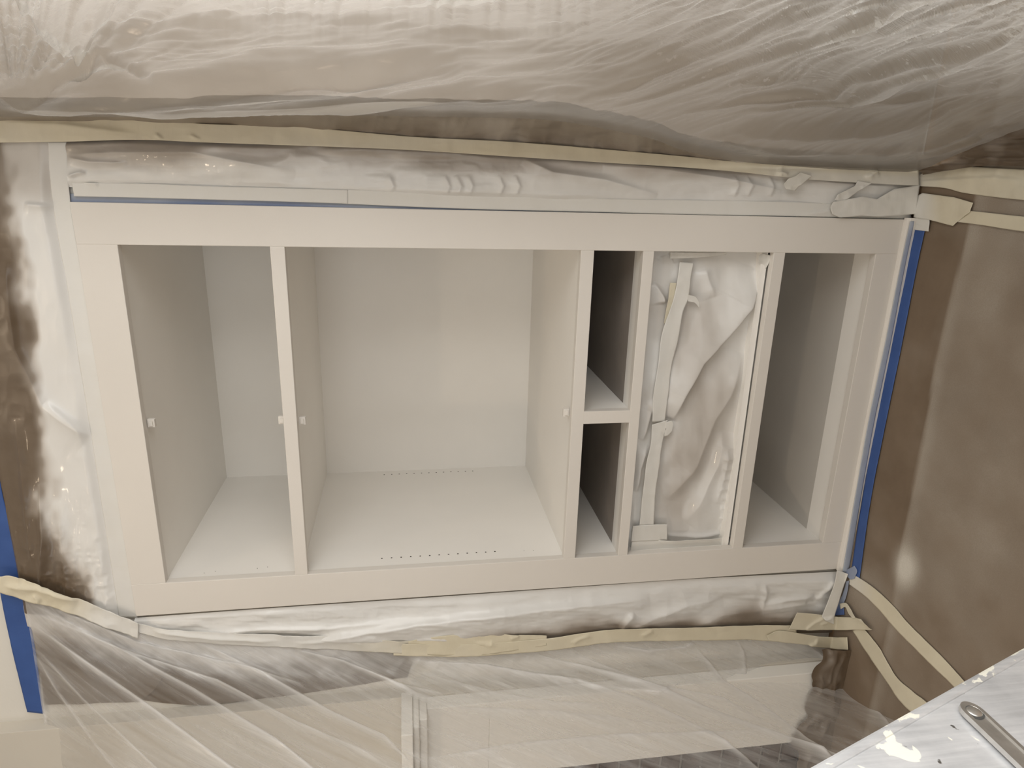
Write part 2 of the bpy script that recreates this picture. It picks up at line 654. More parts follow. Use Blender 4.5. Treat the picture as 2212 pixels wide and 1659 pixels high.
window('window_1', 'x', SW[0], SW[1], SW[2], SW[3], X1)
window('window_2', 'y', RW[0], RW[1], RW[2], RW[3], Y0)
window('fill_window', 'y', RW_FILL[0], RW_FILL[1], RW_FILL[2], RW_FILL[3], Y0)


def can_fixture(loc, label):
    t = empty('recessed_light', (loc[0], loc[1], Z1), label, 'light', 'recessed ceiling lights')
    bm = bmesh.new()
    n = 32
    for r0, z0, r1, z1 in ((0.062, -0.0, 0.066, -0.008), (0.066, -0.008, 0.09, -0.006), (0.09, -0.006, 0.092, 0.0)):
        vs = []
        for r_, z_ in ((r0, z0), (r1, z1)):
            vs.append([bm.verts.new((r_ * math.cos(2 * math.pi * k / n), r_ * math.sin(2 * math.pi * k / n), z_)) for k in range(n)])
        for k in range(n):
            bm.faces.new((vs[0][k], vs[0][(k + 1) % n], vs[1][(k + 1) % n], vs[1][k]))
    me = bm_done(bm, 'trim_ring', True)
    o = bpy.data.objects.new('trim_ring', me)
    me.materials.append(M['trim_white'])
    COL.objects.link(o)
    o.parent = t
    bm = bmesh.new()
    bmesh.ops.create_circle(bm, cap_ends=True, segments=32, radius=0.0625)
    me = bm_done(bm, 'lens')
    me.materials.append(M['lamp'])
    o = bpy.data.objects.new('lens', me)
    COL.objects.link(o)
    o.parent = t
    o.location = (0, 0, -0.003)


can_fixture(CAN, 'round recessed ceiling light above the white cabinet')
can_fixture(FILL_CAN, 'unseen recessed ceiling light added as warm fill')

# ------------------------------------------------------------------ built-in cabinet
cab = empty('built_in_cabinet', (0.5, 0, 0), 'tall white built-in cabinet with face frame and open door and drawer bays', 'cabinet')
P_, PI_ = M['paint'], M['paint_lifted']
l, r = 0.090, 0.914
dz = 0.03
z1, z2, z3, z4, z5, z6, z7, z8, z9, za = [v + dz for v in (1.838, 1.529, 1.498, 0.828, 0.796, 0.675, 0.648, 0.339, 0.309, 0.062)]
FT = 0.021                                   # face-frame thickness
DEP = 0.625
bot, top = CB['z0'], CB['z1']
box('stile', 0, l, 0, FT, bot, top, P_, cab)
box('stile', r, 1, 0, FT, bot, top, P_, cab)
e = 0.0004
for (a, b) in ((z1, top), (z3, z2), (z5, z4), (z7, z6), (z9, z8), (bot, za)):
    box('rail', l - e, r + e, e, FT, a, b, P_, cab, 0.001)
MUL = (0.478, 0.512)
box('mullion', MUL[0], MUL[1], e, FT, z6 - e, z5 + e, P_, cab, 0.001)
# carcase: set back by a hair from the face-frame openings
g = 0.004
box('side_panel', l - 0.02, l - g, FT, DEP, bot, top - 0.02, PI_, cab, 0)
box('side_panel', r + g, r + 0.02, FT, DEP, bot, top - 0.02, PI_, cab, 0)
box('back_panel', l - 0.02, r + 0.02, DEP, DEP + 0.012, bot, top - 0.02, PI_, cab, 0)
box('top_panel', l - g, r + g, FT, DEP, z1 + g, z1 + 0.02, PI_, cab, 0)
box('shelf', l - g, r + g, FT, DEP, z2 - 0.014, z2 - g, PI_, cab, 0)
box('shelf', l - g, r + g, FT, DEP, z4 - 0.02, z4 - g, PI_, cab, 0)
box('drawer_divider', MUL[0] + g, MUL[1] - g, FT, DEP, z6 - g, z4 - 0.02, PI_, cab, 0)
box('shelf', l - g, r + g, FT, 0.072, z6 - 0.02, z6 - g, PI_, cab, 0)
box('shaded_floor', l - g, r + g, 0.072, DEP, z6 - 0.02, z6 - g - 0.001, M['thin'], cab, 0)  # floor behind the lit front strip, shade painted into its colour
box('shaded_bay_back', l - g, r + g, DEP - 0.004, DEP, z6 - g, z4 - 0.02, M['thin'], cab, 0)  # added dull panel, the bay's inner shade in its colour
box('shelf', l - g, r + g, FT, DEP, z8 + g, z8 + 0.02, PI_, cab, 0)
box('shelf', l - g, r + g, FT, DEP, z9 + g, z9 + 0.012, PI_, cab, 0)
box('bottom_panel', l - g, r + g, FT, 0.088, za - 0.02, za - g, PI_, cab, 0)
box('shaded_floor', l - g, r + g, 0.088, DEP, za - 0.02, za - g - 0.001, M['shade_pale'], cab, 0)  # bottom-bay floor behind the lit strip, shade painted in
# base moulding with a rounded upper edge
bm = bmesh.new()
prof = [(0.0, 0.0), (-0.013, 0.0), (-0.013, 0.019), (-0.0125, 0.0225), (-0.0105, 0.0265), (-0.0075, 0.0295), (-0.003, 0.0315), (0.0, 0.032)]
ra = [bm.verts.new((-0.002, y, z)) for y, z in prof]
rb = [bm.verts.new((1.004, y, z)) for y, z in prof]
for i in range(len(prof)):
    j = (i + 1) % len(prof)
    bm.faces.new((ra[i], ra[j], rb[j], rb[i]))
bm.faces.new(ra[::-1])
bm.faces.new(rb)
bmesh.ops.recalc_face_normals(bm, faces=bm.faces)
link('base_moulding', bm_done(bm, 'base_moulding'), P_, cab)


# little white door catches
def catch(x, y, z, sz=(0.020, 0.012, 0.016)):
    o = link('door_catch', bm_done(merge(mesh_box(x - sz[0] / 2, x + sz[0] / 2, y, y + sz[1], z, z + sz[2], 0.0012),
                                         mesh_box(x - sz[0] / 2 + 0.004, x + sz[0] / 2 - 0.004, y - 0.003, y + 0.002, z + 0.004, z + sz[2] - 0.004, 0.0008))), P_, cab)
    o['label'] = 'small white door catch'
    return o


for (px, py, zz) in ((322, 915, z1 - 0.016), (611, 908, z2), (647, 910, z3 - 0.016), (1227, 892, z4)):
    yy = FT + 0.004
    q = wall_at(yy)(np.array(px), np.array(py))
    catch(q[0], yy, zz)

# shelf-pin holes on the left side, their shade painted as dark discs, in two rows
sp = plane((l - g, 0, 0), (1, 0, 0))
cup = bmesh.new()
bmesh.ops.create_circle(cup, cap_ends=True, segments=12, radius=0.0023)
bmesh.ops.rotate(cup, verts=cup.verts, cent=(0, 0, 0), matrix=Matrix.Rotation(math.radians(90), 3, 'Y'))
cupm = bm_done(cup, 'shelf_pin_hole')
cupm.materials.append(M['hole'])
for (ax, ay, bx_, by_, n) in ((825, 1206.5, 1069, 1191.5, 13), (830, 1025.5, 1021, 1017.5, 13)):
    A_ = sp(np.array(ax), np.array(ay))
    B_ = sp(np.array(bx_), np.array(by_))
    for k in range(n):
        q = A_ + (B_ - A_) * k / (n - 1)
        o = link('shelf_pin_hole', cupm, None, cab)
        o.location = (q[0] + 0.0004, q[1], q[2])
for (ax, ay) in ((1132, 1190), (1152, 1189), (556, 1228), (578, 1225), (441, 1238), (465, 1234)):
    q = sp(np.array(ax), np.array(ay))
    o = link('shelf_pin_hole', cupm, None, cab)
    o.location = (q[0] + 0.0004, q[1], q[2])
    o.scale = (1, 0.5, 0.5)


# ------------------------------------------------------------------ tape and film helpers
def tape(label, A, B, surf, mat='tape', nu=120, nv=14, lift=0.0, wr=0.0012, seed=1, spray=0.0, folds=(), group=None, thick=0.0006,
         name='masking_tape', cat='tape', smooth=True):
    def d(px, py, u, v):
        h = lift + wr * fbm(px / 60, py / 60, seed, 3) + wr * 0.6 * ridged(px / 35, py / 35, seed + 9, 2) * (0.3 + np.abs(v - 0.5))
        for (pts, amp, w1, w2) in folds:
            h = h + crease(px, py, pts, amp, w1, w2)
        return h
    sf = spray if callable(spray) else (lambda px, py, u, v: np.full(px.shape, float(spray)))
    o = patch(name, A, B, surf, nu, nv, M[mat], d, {'spray': sf}, thick=thick, smooth=smooth)
    return tag(o, label, cat, group)


def film(label, A, B, surf, nu, nv, d, spray, parent=None, name='masking_film'):
    o = patch(name, A, B, surf, nu, nv, M['film'], lambda *a: np.maximum(d(*a), -0.002), {'spray': spray}, parent)
    return tag(o, label, 'masking film')


def corner(y, z):
    a, b = wall_at(y), floor_at(z)

    def f(px, py):
        pa, pb = a(px, py), b(px, py)
        return np.where(pa[..., 2:3] > z, pa, pb)
    f.n = np.array([0, -0.8, 0.6])
    return f


W_F = wall_at(0.012)
W_T = wall_at(0.004)
win = lambda v, a=0.12: sstep(0, a, v) * sstep(0, a, 1 - v)


# ---- film above the cabinet
def d_top(px, py, u, v):
    h = 0.007 * fbm(px / 170, py / 260, 3, 3) + 0.007
    h += 0.0006 * ridged(px / 40, py / 60, 8, 2)
    h += crease(px, py, [(20, 560), (40, 750), (100, 870), (195, 940)], 0.010, 10, 45)
    h += crease(px, py, [(108, 865), (160, 905), (200, 945)], 0.010, 4, 14)
    h += crease(px, py, [(85, 1250), (60, 1100), (40, 900)], 0.008, 10, 22)
    h += crease(px, py, [(92, 1270), (100, 1150), (90, 1040)], 0.010, 7, 18)
    h += crease(px, py, [(150, 1290), (140, 1180), (130, 1080)], 0.006, 10, 22)
    h += crease(px, py, [(60, 440), (90, 442), (120, 446)], 0.010, 4, 14)
    near = sstep(1000, 1300, py)
    h += near * 0.0016 * ridged(px / 22, py / 26, 15, 2)
    return h * sstep(0, 0.06, v) * sstep(0, 0.12, 1 - v) + 0.002


def s_top(px, py, u, v):
    xo = np.interp(py, [310, 440, 650, 900, 1060, 1330], [100, 115, 150, 190, 215, 255])
    d = xo - px                              # pixels out from the tape that edges the cabinet
    reach = np.interp(py, [300, 450, 650, 800, 950, 1100, 1200, 1300], [95, 85, 75, 78, 92, 92, 75, 55])
    reach = reach + 26 * fbm(px / 60, py / 90, 22, 3)
    return (0.95 - 0.86 * sstep(-26, 46, d - reach)) * (1 - 0.30 * sstep(480, 400, py))


film('brown masking film sprayed white along the top of the cabinet',
     [(-125, 306), (-83, 560), (-40, 810), (-2, 1050), (28, 1190), (50, 1320)],
     [(108, 306), (122, 440), (157, 650), (197, 900), (222, 1060), (262, 1332)], W_F, 420, 150, d_top, s_top)
tape('paint covered tape edging the top of the cabinet',
     [(103, 306), (114, 440), (150, 650), (190, 900), (215, 1060), (257, 1334)],
     [(146, 306), (152, 436), (187, 650), (229, 900), (256, 1060), (297, 1334)], wall_at(0.0085), nu=260, wr=0.0007, seed=4, spray=0.96)


# ---- film down the right-hand side
def d_right(px, py, u, v):
    h = 0.005 + 0.007 * fbm(px / 230, py / 70, 31, 3)
    h += 0.0009 * ridged(px / 60, py / 40, 33, 3)
    h += crease(px, py, [(150, 335), (250, 330), (420, 330), (640, 372)], 0.012, 10, 30)
    h += crease(px, py, [(640, 330), (760, 340), (900, 344), (1050, 346)], -0.006, 14, 22)
    h += crease(px, py, [(1130, 345), (1190, 372), (1300, 388), (1420, 420)], 0.014, 8, 24)
    h += crease(px, py, [(1300, 360), (1420, 365), (1560, 385), (1690, 412)], 0.012, 8, 22)
    h += crease(px, py, [(152, 382), (172, 374), (190, 371)], 0.012, 4, 5)
    h += crease(px, py, [(152, 340), (200, 350), (280, 352)], 0.008, 5, 10)
    for k, x in enumerate((840, 960, 985, 1010, 1075, 1110, 1580, 1610, 1660)):
        h += crease(px, py, [(x, 378), (x + 10, 402), (x + 2, 425)], 0.004, 4, 8)
    return h * win(v, 0.16) + 0.002


def s_right(px, py, u, v):
    lo = np.interp(px, [150, 400, 640, 760, 900, 1100, 1300, 1450, 1600, 1750, 1950],
                   [0.50, 0.52, 0.42, 0.55, 0.50, 0.40, 0.35, 0.30, 0.22, 0.12, 0.1])
    s = 0.46 + 0.44 * sstep(lo - 0.40, lo + 0.30, v + 0.16 * fbm(px / 120, py / 50, 40, 3))
    return s + 0.10 * sstep(1600, 1900, px)


film('masking film with overspray between cabinet and tape on its right',
     [(146, 300), (300, 296), (450, 302), (740, 310), (1000, 325), (1250, 340), (1500, 358), (1700, 378), (1965, 398)],
     [(150, 404), (300, 402), (450, 408), (740, 416), (1000, 428), (1250, 436), (1500, 440), (1700, 444), (1965, 458)], W_F, 640, 70, d_right, s_right)
tape('blue tape tucked along the right edge of the cabinet',
     [(150, 418), (500, 426), (750, 435), (1100, 447), (1480, 458), (1720, 462)],
     [(150, 440), (500, 445), (750, 452), (1100, 462), (1480, 470), (1720, 473)], wall_at(0.0135), 'blue', 260, 8, wr=0.0002, seed=51,
     spray=lambda px, py, u, v: np.clip(0.38 + 0.36 * sstep(0.95, 0.25, v) + 0.22 * fbm(px / 150, py / 90, 55, 2) + 0.28 * sstep(1500, 1700, px), 0.02, 0.9), name='painters_tape')
tape('paint covered tape strip beside the upper right cabinet edge',
     [(155, 394), (300, 396), (450, 402), (600, 406), (752, 410)],
     [(160, 424), (300, 427), (450, 431), (600, 435), (752, 440)], wall_at(0.0065), nu=180, wr=0.0006, seed=61, spray=0.93,
     folds=(([(182, 393), (205, 396), (212, 402)], 0.004, 4, 5),))
tape('paint covered tape strip beside the lower right cabinet edge',
     [(740, 408), (1000, 421), (1250, 428), (1480, 432), (1700, 436), (1960, 446)],
     [(740, 440), (1000, 451), (1250, 457), (1480, 463), (1700, 467), (1970, 473)], wall_at(0.0075), nu=280, wr=0.0006, seed=64, spray=0.9,
     folds=(([(1735, 462), (1775, 458), (1800, 452)], 0.004, 3, 8), ([(1795, 440), (1830, 438), (1865, 437)], 0.004, 3, 6)))
# torn, creased tape bits near the floor on the right
for k, (A, B, lab, sp_) in enumerate((
        ([(1802, 432), (1808, 420), (1846, 402), (1852, 390)], [(1816, 436), (1832, 428), (1852, 414), (1880, 396)], 'small curled tape scrap low on the right of the cabinet', 0.9),
        ([(1690, 398), (1700, 386), (1716, 380), (1726, 372)], [(1694, 408), (1716, 412), (1722, 404), (1752, 380)], 'crumpled tape scrap on the film beside the drawer bay', 0.75),
        ([(1792, 448), (1798, 436), (1860, 424), (1892, 430), (1930, 408), (1985, 400)], [(1796, 462), (1812, 470), (1860, 466), (1894, 468), (1930, 466), (1976, 462)], 'wide wrinkled tape patch at the lower right cabinet corner', 0.88))):
    tape(lab, A, B, wall_at(-0.004), nu=60, nv=16, lift=0.003, wr=0.003, seed=70 + k, spray=sp_, smooth=False)


# ---- the long cream tape that holds the sheeting on the right
tape('long cream tape strip joining the milky sheeting to the wall on the right',
     [(-160, 250), (0, 250), (200, 253), (380, 262), (450, 268), (620, 272), (740, 282), (900, 296), (1100, 306), (1300, 322), (1480, 338), (1600, 350), (1800, 362), (1985, 366)],
     [(-160, 310), (0, 308), (150, 306), (300, 302), (450, 308), (740, 318), (900, 325), (1100, 338), (1300, 351), (1480, 362), (1600, 372), (1750, 388), (1985, 402)],
     wall_at(-0.002), nu=520, nv=22, wr=0.0016, seed=81,
     spray=lambda px, py, u, v: 0.10 + 0.55 * sstep(1580, 1750, px) * sstep(0.0, 0.6, v) + 0.12 * fbm(px / 200, py / 40, 82, 2),
     folds=(([(335, 288), (345, 296), (352, 302)], 0.004, 3, 5), ([(412, 290), (422, 297), (430, 301)], 0.004, 3, 5),
            ([(0, 262), (140, 270), (300, 290)], 0.006, 8, 20), ([(1870, 385), (1882, 372), (1895, 366)], 0.012, 3, 10),
            ([(1700, 380), (1690, 372), (1680, 368)], 0.006, 3, 8), ([(1675, 392), (1683, 378), (1684, 370)], 0.008, 3, 8)))

# ---- milky plastic sheeting on the right, running out into the room
sdir = np.array([0.30, -0.954, 0])
SHEET_R = plane((1.112, 0.0, 0), (-sdir[1] * -1, -sdir[0] * 1, 0))
if SHEET_R.n[0] > 0:
    SHEET_R.n = -SHEET_R.n
LIP = [(-900, 262), (-200, 252), (0, 252), (200, 252), (380, 253), (450, 248), (600, 247), (740, 249), (900, 252), (1000, 253), (1150, 257), (1250, 268), (1400, 298),
       (1480, 326), (1600, 349), (1750, 362), (1900, 372), (1985, 368), (2040, 345), (2100, 322), (2170, 312), (2260, 314), (2420, 330)]


def d_sheet(px, py, u, v):
    ax, ay = rot(px, py, -21)
    right = sstep(1050, 1500, px)
    top = sstep(240, 20, py)
    h = right * (0.0060 * fbm(ax / 420, ay / 60, 101, 4) + 0.0022 * ridged(ax / 260, ay / 15, 103, 3) * (0.35 + top))
    bx_, by_ = rot(px, py, -4)
    h += (1 - right) * (0.008 * fbm(bx_ / 420, by_ / 55, 111, 4) + 0.0012 * ridged(bx_ / 200, by_ / 20, 113, 3))
    # upright draw lines at the upper edge
    mid = sstep(300, 600, px) * (1 - right) * sstep(120, 10, py)
    h += mid * 0.0016 * ridged(px / 30 + py / 400, py / 300, 117, 2)
    # rays that fan out of the left-hand corner
    ang = np.arctan2(py - 250, px - 30)
    rad = np.hypot(px - 30, py - 250)
    lf = sstep(700, 200, px) * sstep(200, 120, py)
    h += lf * 0.006 * ridged(ang * 9, rad / 500, 119, 2)
    for (pts, amp, w1, w2) in (
            ([(20, 222), (150, 207), (300, 188), (500, 165), (740, 140), (1000, 132)], 0.026, 12, 46),
            ([(100, 236), (400, 222), (740, 196), (1000, 190), (1200, 200)], 0.020, 8, 36),
            ([(0, 218), (80, 190), (160, 140), (215, 100)], 0.020, 8, 30),
            ([(200, 105), (150, 70), (80, 20), (30, -60)], 0.022, 10, 36),
            ([(215, 100), (260, 128), (330, 160)], 0.010, 5, 14),
            ([(1250, 215), (1480, 120), (1700, 40), (1850, -30)], 0.008, 3, 22),
            ([(1320, 225), (1560, 135), (1800, 60), (1950, 0)], 0.008, 3, 20),
            ([(1480, 240), (1700, 190), (1850, 150), (2050, 100), (2212, 40)], 0.012, 4, 26),
            ([(1620, 230), (1790, 185), (1950, 140), (2120, 95)], 0.010, 4, 20),
            ([(1560, 280), (1760, 275), (1900, 270), (2050, 235)], 0.018, 14, 40),
            ([(1480, 290), (1700, 310), (1850, 315), (1980, 320)], 0.014, 10, 30),
            ([(1600, 165), (1720, 150), (1850, 175), (1980, 160)], 0.014, 12, 30),
            ([(1960, 330), (2040, 300), (2110, 270)], 0.006, 4, 12),
            ([(1980, 345), (2060, 310), (2130, 290)], 0.006, 4, 12),
            ([(1880, 215), (2000, 195), (2120, 180), (2212, 160)], 0.010, 4, 22)):
        h += crease(px, py, pts, amp, w1, w2)
    return 1.4 * h * sstep(0, 0.085, 1 - v)


def surf_sheet(px, py):
    """leaves the wall at its taped foot, then bends to run straight out into the room"""
    d = rays(px, py)
    n1 = SHEET_R.n
    t1 = ((np.array([1.112, 0, 0]) - CAM) @ n1) / (d @ n1)
    by = np.interp(px, [-200, 0, 200, 300, 600, 1000, 1400, 1700, 2050, 2212, 2420], [62, 72, 82, 62, 40, 48, 52, 82, 112, 108, 100])
    cs = np.interp(by, [0, 50, 100, 200], [0.60, 0.51, 0.42, 0.27])
    cx, cy = 1.112 + 0.3144 * cs, -cs
    n2 = np.array([-1.0, 0.05, 0])
    t2 = ((cx - CAM[0]) * n2[0] + (cy - CAM[1]) * n2[1]) / (d @ n2)
    t2 = np.where(t2 > 0.2, t2, 9.0)
    k = 0.05
    h = np.clip(0.5 + 0.5 * (t2 - t1) / k, 0, 1)
    t = t2 * (1 - h) + t1 * h - k * h * (1 - h)
    P = CAM + d * t[..., None]
    P[..., 2] = np.clip(P[..., 2], 0.016, 3.05)
    return P


surf_sheet.n = SHEET_R.n
ob = patch('plastic_sheeting', [(-2600, -420), (-1000, -420), (0, -420), (740, -420), (1500, -420), (2500, -420), (4000, -420)], LIP, surf_sheet, 1150, 330, M['milky'], d_sheet,
           {'clear': lambda px, py, u, v: 0.40 - 0.22 * sstep(1500, 1950, px), 'crinkle': lambda px, py, u, v: 0.10 + 0.9 * sstep(1100, 1700, px) * sstep(330, 60, py) + 0.35 * sstep(500, 100, px) * sstep(140, 40, py)}, uvf=lambda P: np.stack([3.0 - P[..., 2], -P[..., 1]], 2))
tag(ob, 'milky plastic sheeting hanging in soft folds to the right of the cabinet', 'plastic sheet')


# the tucked-under strip between the tape and the lip of the sheeting
def pocket(px, py):
    lipy = np.interp(px, [p[0] for p in LIP], [p[1] for p in LIP])
    tx = [(-160, 262), (380, 270), (740, 290), (1100, 315), (1480, 346), (1800, 370), (1985, 374), (2420, 420)]
    ty = np.interp(px, [p[0] for p in tx], [p[1] for p in tx])
    t = np.clip((py - lipy) / np.maximum(ty - lipy, 4), -0.4, 1.0)
    a = SHEET_R(px, py)
    b = wall_at(0.006)(px, py)
    k = sstep(-0.4, 1.0, t)[..., None]
    return a * (1 - k) + b * k + np.array([0.012, 0.012, 0]) * (1 - k)


pocket.n = np.array([-0.8, -0.6, 0])
ob = patch('masking_film', [(x, y - 26) for x, y in LIP if -300 < x <= 2000],
           [(-160, 268), (0, 268), (380, 275), (620, 285), (740, 296), (900, 308), (1100, 322), (1300, 336), (1480, 350), (1600, 360), (1800, 374), (1995, 380)], pocket, 460, 40, M['film'],
           lambda px, py, u, v: 0.0022 * ridged(px / 26 + py / 60, py / 120, 131, 2) * sstep(560, 900, px) + 0.003 * fbm(px / 120, py / 30, 133, 3),
           {'spray': lambda px, py, u, v: 0.34 + 0.12 * fbm(px / 90, py / 60, 135, 3) + 0.12 * sstep(1200, 1500, px)})
tag(ob, 'dull brown film showing in the gap under the milky sheeting', 'masking film')

Xr, Zr = np.meshgrid(np.linspace(1.125, 1.99, 90), np.linspace(0.01, 3.0, 200))  # added film, darkens what shows through the milky sheeting
Yr = 0.014 - 0.004 * (fbm(Xr * 3, Zr * 3, 371, 3) + 1)
cR = np.array([1.55, 0.01, 0.01])
ob = link('masking_film', grid_mesh('masking_film', np.stack([Xr, Yr, Zr], 2) - cR, {'spray': 0.30 + 0.06 * fbm(Xr * 4, Zr * 4, 373, 3)}), M['film'])
ob.location = cR
tag(ob, 'brown film added to dim the wall behind the milky sheeting', 'masking film')

# ---- blue tape on the wall, upper left, with brown film beyond it
tape('wide strip of blue painter\'s tape high on the wall at the upper left',
     [(-165, 305), (-125, 560), (-85, 810), (-50, 1050), (-25, 1145), (-8, 1230), (2, 1290), (25, 1400), (59, 1538)],
     [(-118, 305), (-76, 560), (-36, 810), (2, 1050), (26, 1145), (41, 1230), (52, 1290), (76, 1400), (94, 1542)], wall_at(0.008), 'blue', 240, 12, wr=0.0005, seed=141,
     spray=0.0, name='painters_tape')
film('brown masking film on the wall behind the clear sheeting',
     [(44, 1270), (60, 1350), (74, 1420), (88, 1522)], [(330, 1372), (360, 1420), (340, 1480), (300, 1516)], wall_at(0.010), 90, 70,
     lambda px, py, u, v: 0.002 * fbm(px / 60, py / 60, 145, 3) + 0.001, lambda px, py, u, v: 0.16 + 0.5 * sstep(1400, 1340, py))
film('grey sprayed film on the wall behind the clear sheeting near the cabinet',
     [(240, 1350), (500, 1384), (700, 1394), (900, 1402)], [(250, 1505), (420, 1522), (640, 1500), (880, 1462)], wall_at(0.013), 120, 50,
     lambda px, py, u, v: 0.002 * fbm(px / 60, py / 40, 147, 3) + 0.001,
     lambda px, py, u, v: 0.10 + 0.8 * sstep(1440, 1385, py + 20 * fbm(px / 70, py / 70, 149, 2)))


# ---- film and tape down the left-hand side
def d_left(px, py, u, v):
    h = 0.008 + 0.006 * fbm(px / 200, py / 50, 151, 4) + 0.0012 * ridged(px / 50, py / 30, 153, 3)
    h += crease(px, py, [(640, 1388), (740, 1362), (900, 1336), (1060, 1316), (1220, 1300), (1400, 1286)], 0.026, 7, 40)
    h += crease(px, py, [(420, 1362), (560, 1352), (720, 1350), (900, 1330)], 0.012, 6, 14)
    h += crease(px, py, [(380, 1376), (500, 1370), (640, 1376)], 0.010, 5, 12)
    h += crease(px, py, [(1340, 1362), (1400, 1330), (1480, 1300), (1560, 1290)], 0.010, 8, 20)
    h += crease(px, py, [(1335, 1358), (1350, 1330), (1365, 1315)], 0.010, 5, 12)
    h += crease(px, py, [(1480, 1352), (1560, 1320), (1640, 1312), (1740, 1300)], 0.010, 6, 20)
    h += crease(px, py, [(1640, 1305), (1700, 1290), (1755, 1282)], 0.012, 5, 14)
    h += crease(px, py, [(1648, 1258), (1652, 1285), (1642, 1310)], 0.008, 4, 10)
    h += crease(px, py, [(1760, 1292), (1785, 1262), (1800, 1246)], 0.008, 4, 12)
    return h * sstep(0, 0.14, v) * sstep(0.04, 0.30, 1 - v) + 0.001


def s_left(px, py, u, v):
    edge = np.interp(px, [300, 640, 760, 900, 1100, 1300, 1500, 1700, 1800], [1.4, 1.2, 0.98, 0.86, 0.72, 0.62, 0.60, 0.62, 0.7])
    return 0.96 - 0.72 * sstep(edge - 0.26, edge + 0.24, v + 0.10 * fbm(px / 90, py / 60, 155, 3))


film('masking film with glossy wet paint between cabinet and cream tape on its left',
     [(292, 1334), (600, 1312), (900, 1292), (1240, 1268), (1500, 1250), (1812, 1234)],
     [(292, 1372), (500, 1386), (700, 1396), (900, 1404), (1180, 1398), (1500, 1372), (1800, 1366)], wall_at(0.010), 640, 76, d_left, s_left)

W_L = wall_at(-0.010)
tape('crumpled cream tape running from the blue tape to the cabinet corner',
     [(0, 1242), (40, 1245), (150, 1284), (230, 1316), (300, 1344)], [(-6, 1272), (36, 1288), (150, 1322), (230, 1352), (300, 1376)], W_L, nu=120, nv=18, wr=0.004, seed=161,
     lift=0.004, spray=lambda px, py, u, v: np.clip(0.03 + 0.9 * sstep(130, 260, px + 0.4 * (py - 1280)), 0.02, 0.95),
     folds=(([(10, 1262), (90, 1268), (170, 1296)], 0.010, 4, 10), ([(75, 1280), (86, 1292), (84, 1302)], 0.006, 3, 6)))
tape('white sprayed tape below the lower left corner of the cabinet face',
     [(240, 1330), (340, 1356), (480, 1366), (620, 1372), (760, 1376), (900, 1386)], [(235, 1350), (340, 1376), (480, 1390), (620, 1398), (760, 1406), (900, 1412)], W_L, nu=160, nv=18, wr=0.003, seed=165,
     spray=lambda px, py, u, v: 0.95 - 0.55 * sstep(700, 860, px),
     folds=(([(330, 1362), (460, 1376), (600, 1384)], 0.008, 3, 8), ([(640, 1388), (740, 1382), (800, 1390)], 0.006, 3, 8)))
tape('short wide overlapping piece of yellowish masking tape left of the main bay',
     [(882, 1386), (960, 1372), (1040, 1369), (1120, 1372), (1181, 1373)], [(880, 1412), (960, 1416), (1040, 1414), (1120, 1404), (1181, 1394)], wall_at(-0.012), nu=140, nv=16, wr=0.0022, seed=169, spray=0.0,
     folds=(([(1020, 1388), (1060, 1392), (1064, 1386)], 0.005, 3, 6), ([(1100, 1380), (1112, 1376), (1122, 1373)], 0.004, 3, 5)))
tape('long masking tape strip holding clear sheeting left of the drawer bays',
     [(850, 1390), (1000, 1392), (1180, 1379), (1260, 1368), (1330, 1360), (1480, 1356), (1600, 1352), (1720, 1350)],
     [(850, 1416), (1000, 1418), (1180, 1406), (1260, 1396), (1330, 1388), (1480, 1384), (1600, 1382), (1720, 1388)], wall_at(-0.011), nu=240, nv=16, wr=0.0018, seed=173,
     spray=lambda px, py, u, v: 0.03 + 0.06 * fbm(px / 90, py / 40, 175, 2),
     folds=(([(1385, 1376), (1400, 1366), (1410, 1360)], 0.004, 3, 6), ([(1235, 1390), (1250, 1380), (1275, 1372)], 0.005, 3, 6)))
tape('wide masking tape end piece at the floor left of the cabinet',
     [(1656, 1372), (1690, 1362), (1760, 1374), (1830, 1376)], [(1660, 1382), (1700, 1388), (1760, 1396), (1832, 1404)], corner(-0.015, 0.012), nu=90, nv=14, wr=0.002, seed=177, spray=0.03,
     folds=(([(1748, 1396), (1762, 1390), (1768, 1380)], 0.006, 3, 8),))
tape('creased masking tape piece across the corner where wall meets floor',
     [(1722, 1323), (1760, 1326), (1800, 1332), (1845, 1334), (1860, 1336)], [(1704, 1360), (1750, 1361), (1800, 1361), (1850, 1361), (1884, 1361)], corner(-0.020, 0.013), nu=130, nv=20, wr=0.002, seed=181, spray=0.10,
     folds=(([(1740, 1360), (1760, 1345), (1785, 1332)], 0.006, 3, 8), ([(1850, 1335), (1872, 1346), (1883, 1360)], 0.008, 3, 6), ([(1770, 1350), (1790, 1342), (1800, 1342)], 0.005, 3, 6)))
tape('paint covered tape strip at the foot of the cabinet on its left',
     [(1808, 1232), (1802, 1262), (1788, 1300), (1776, 1330), (1780, 1336)], [(1832, 1240), (1822, 1268), (1812, 1300), (1803, 1330), (1802, 1348)], corner(-0.022, 0.014), nu=90, nv=14, wr=0.0025, seed=185, spray=0.82,
     folds=(([(1780, 1336), (1790, 1335), (1802, 1330)], 0.008, 2, 8),))


# ---- clear sheeting on the left, hung from the tape and taped to the floor
cdir = np.array([-0.215, -0.977, 0])
pl_c = plane((-0.20, 0.0, 0.0), (0.977, -0.215, -0.075))
ATT = [(40, 1265), (150, 1306), (300, 1362), (500, 1380), (700, 1390), (900, 1402), (1100, 1402), (1250, 1388), (1500, 1372), (1830, 1392)]
BLU = [(40, 1262), (52, 1290), (76, 1400), (94, 1545), (118, 1700), (170, 2050)]


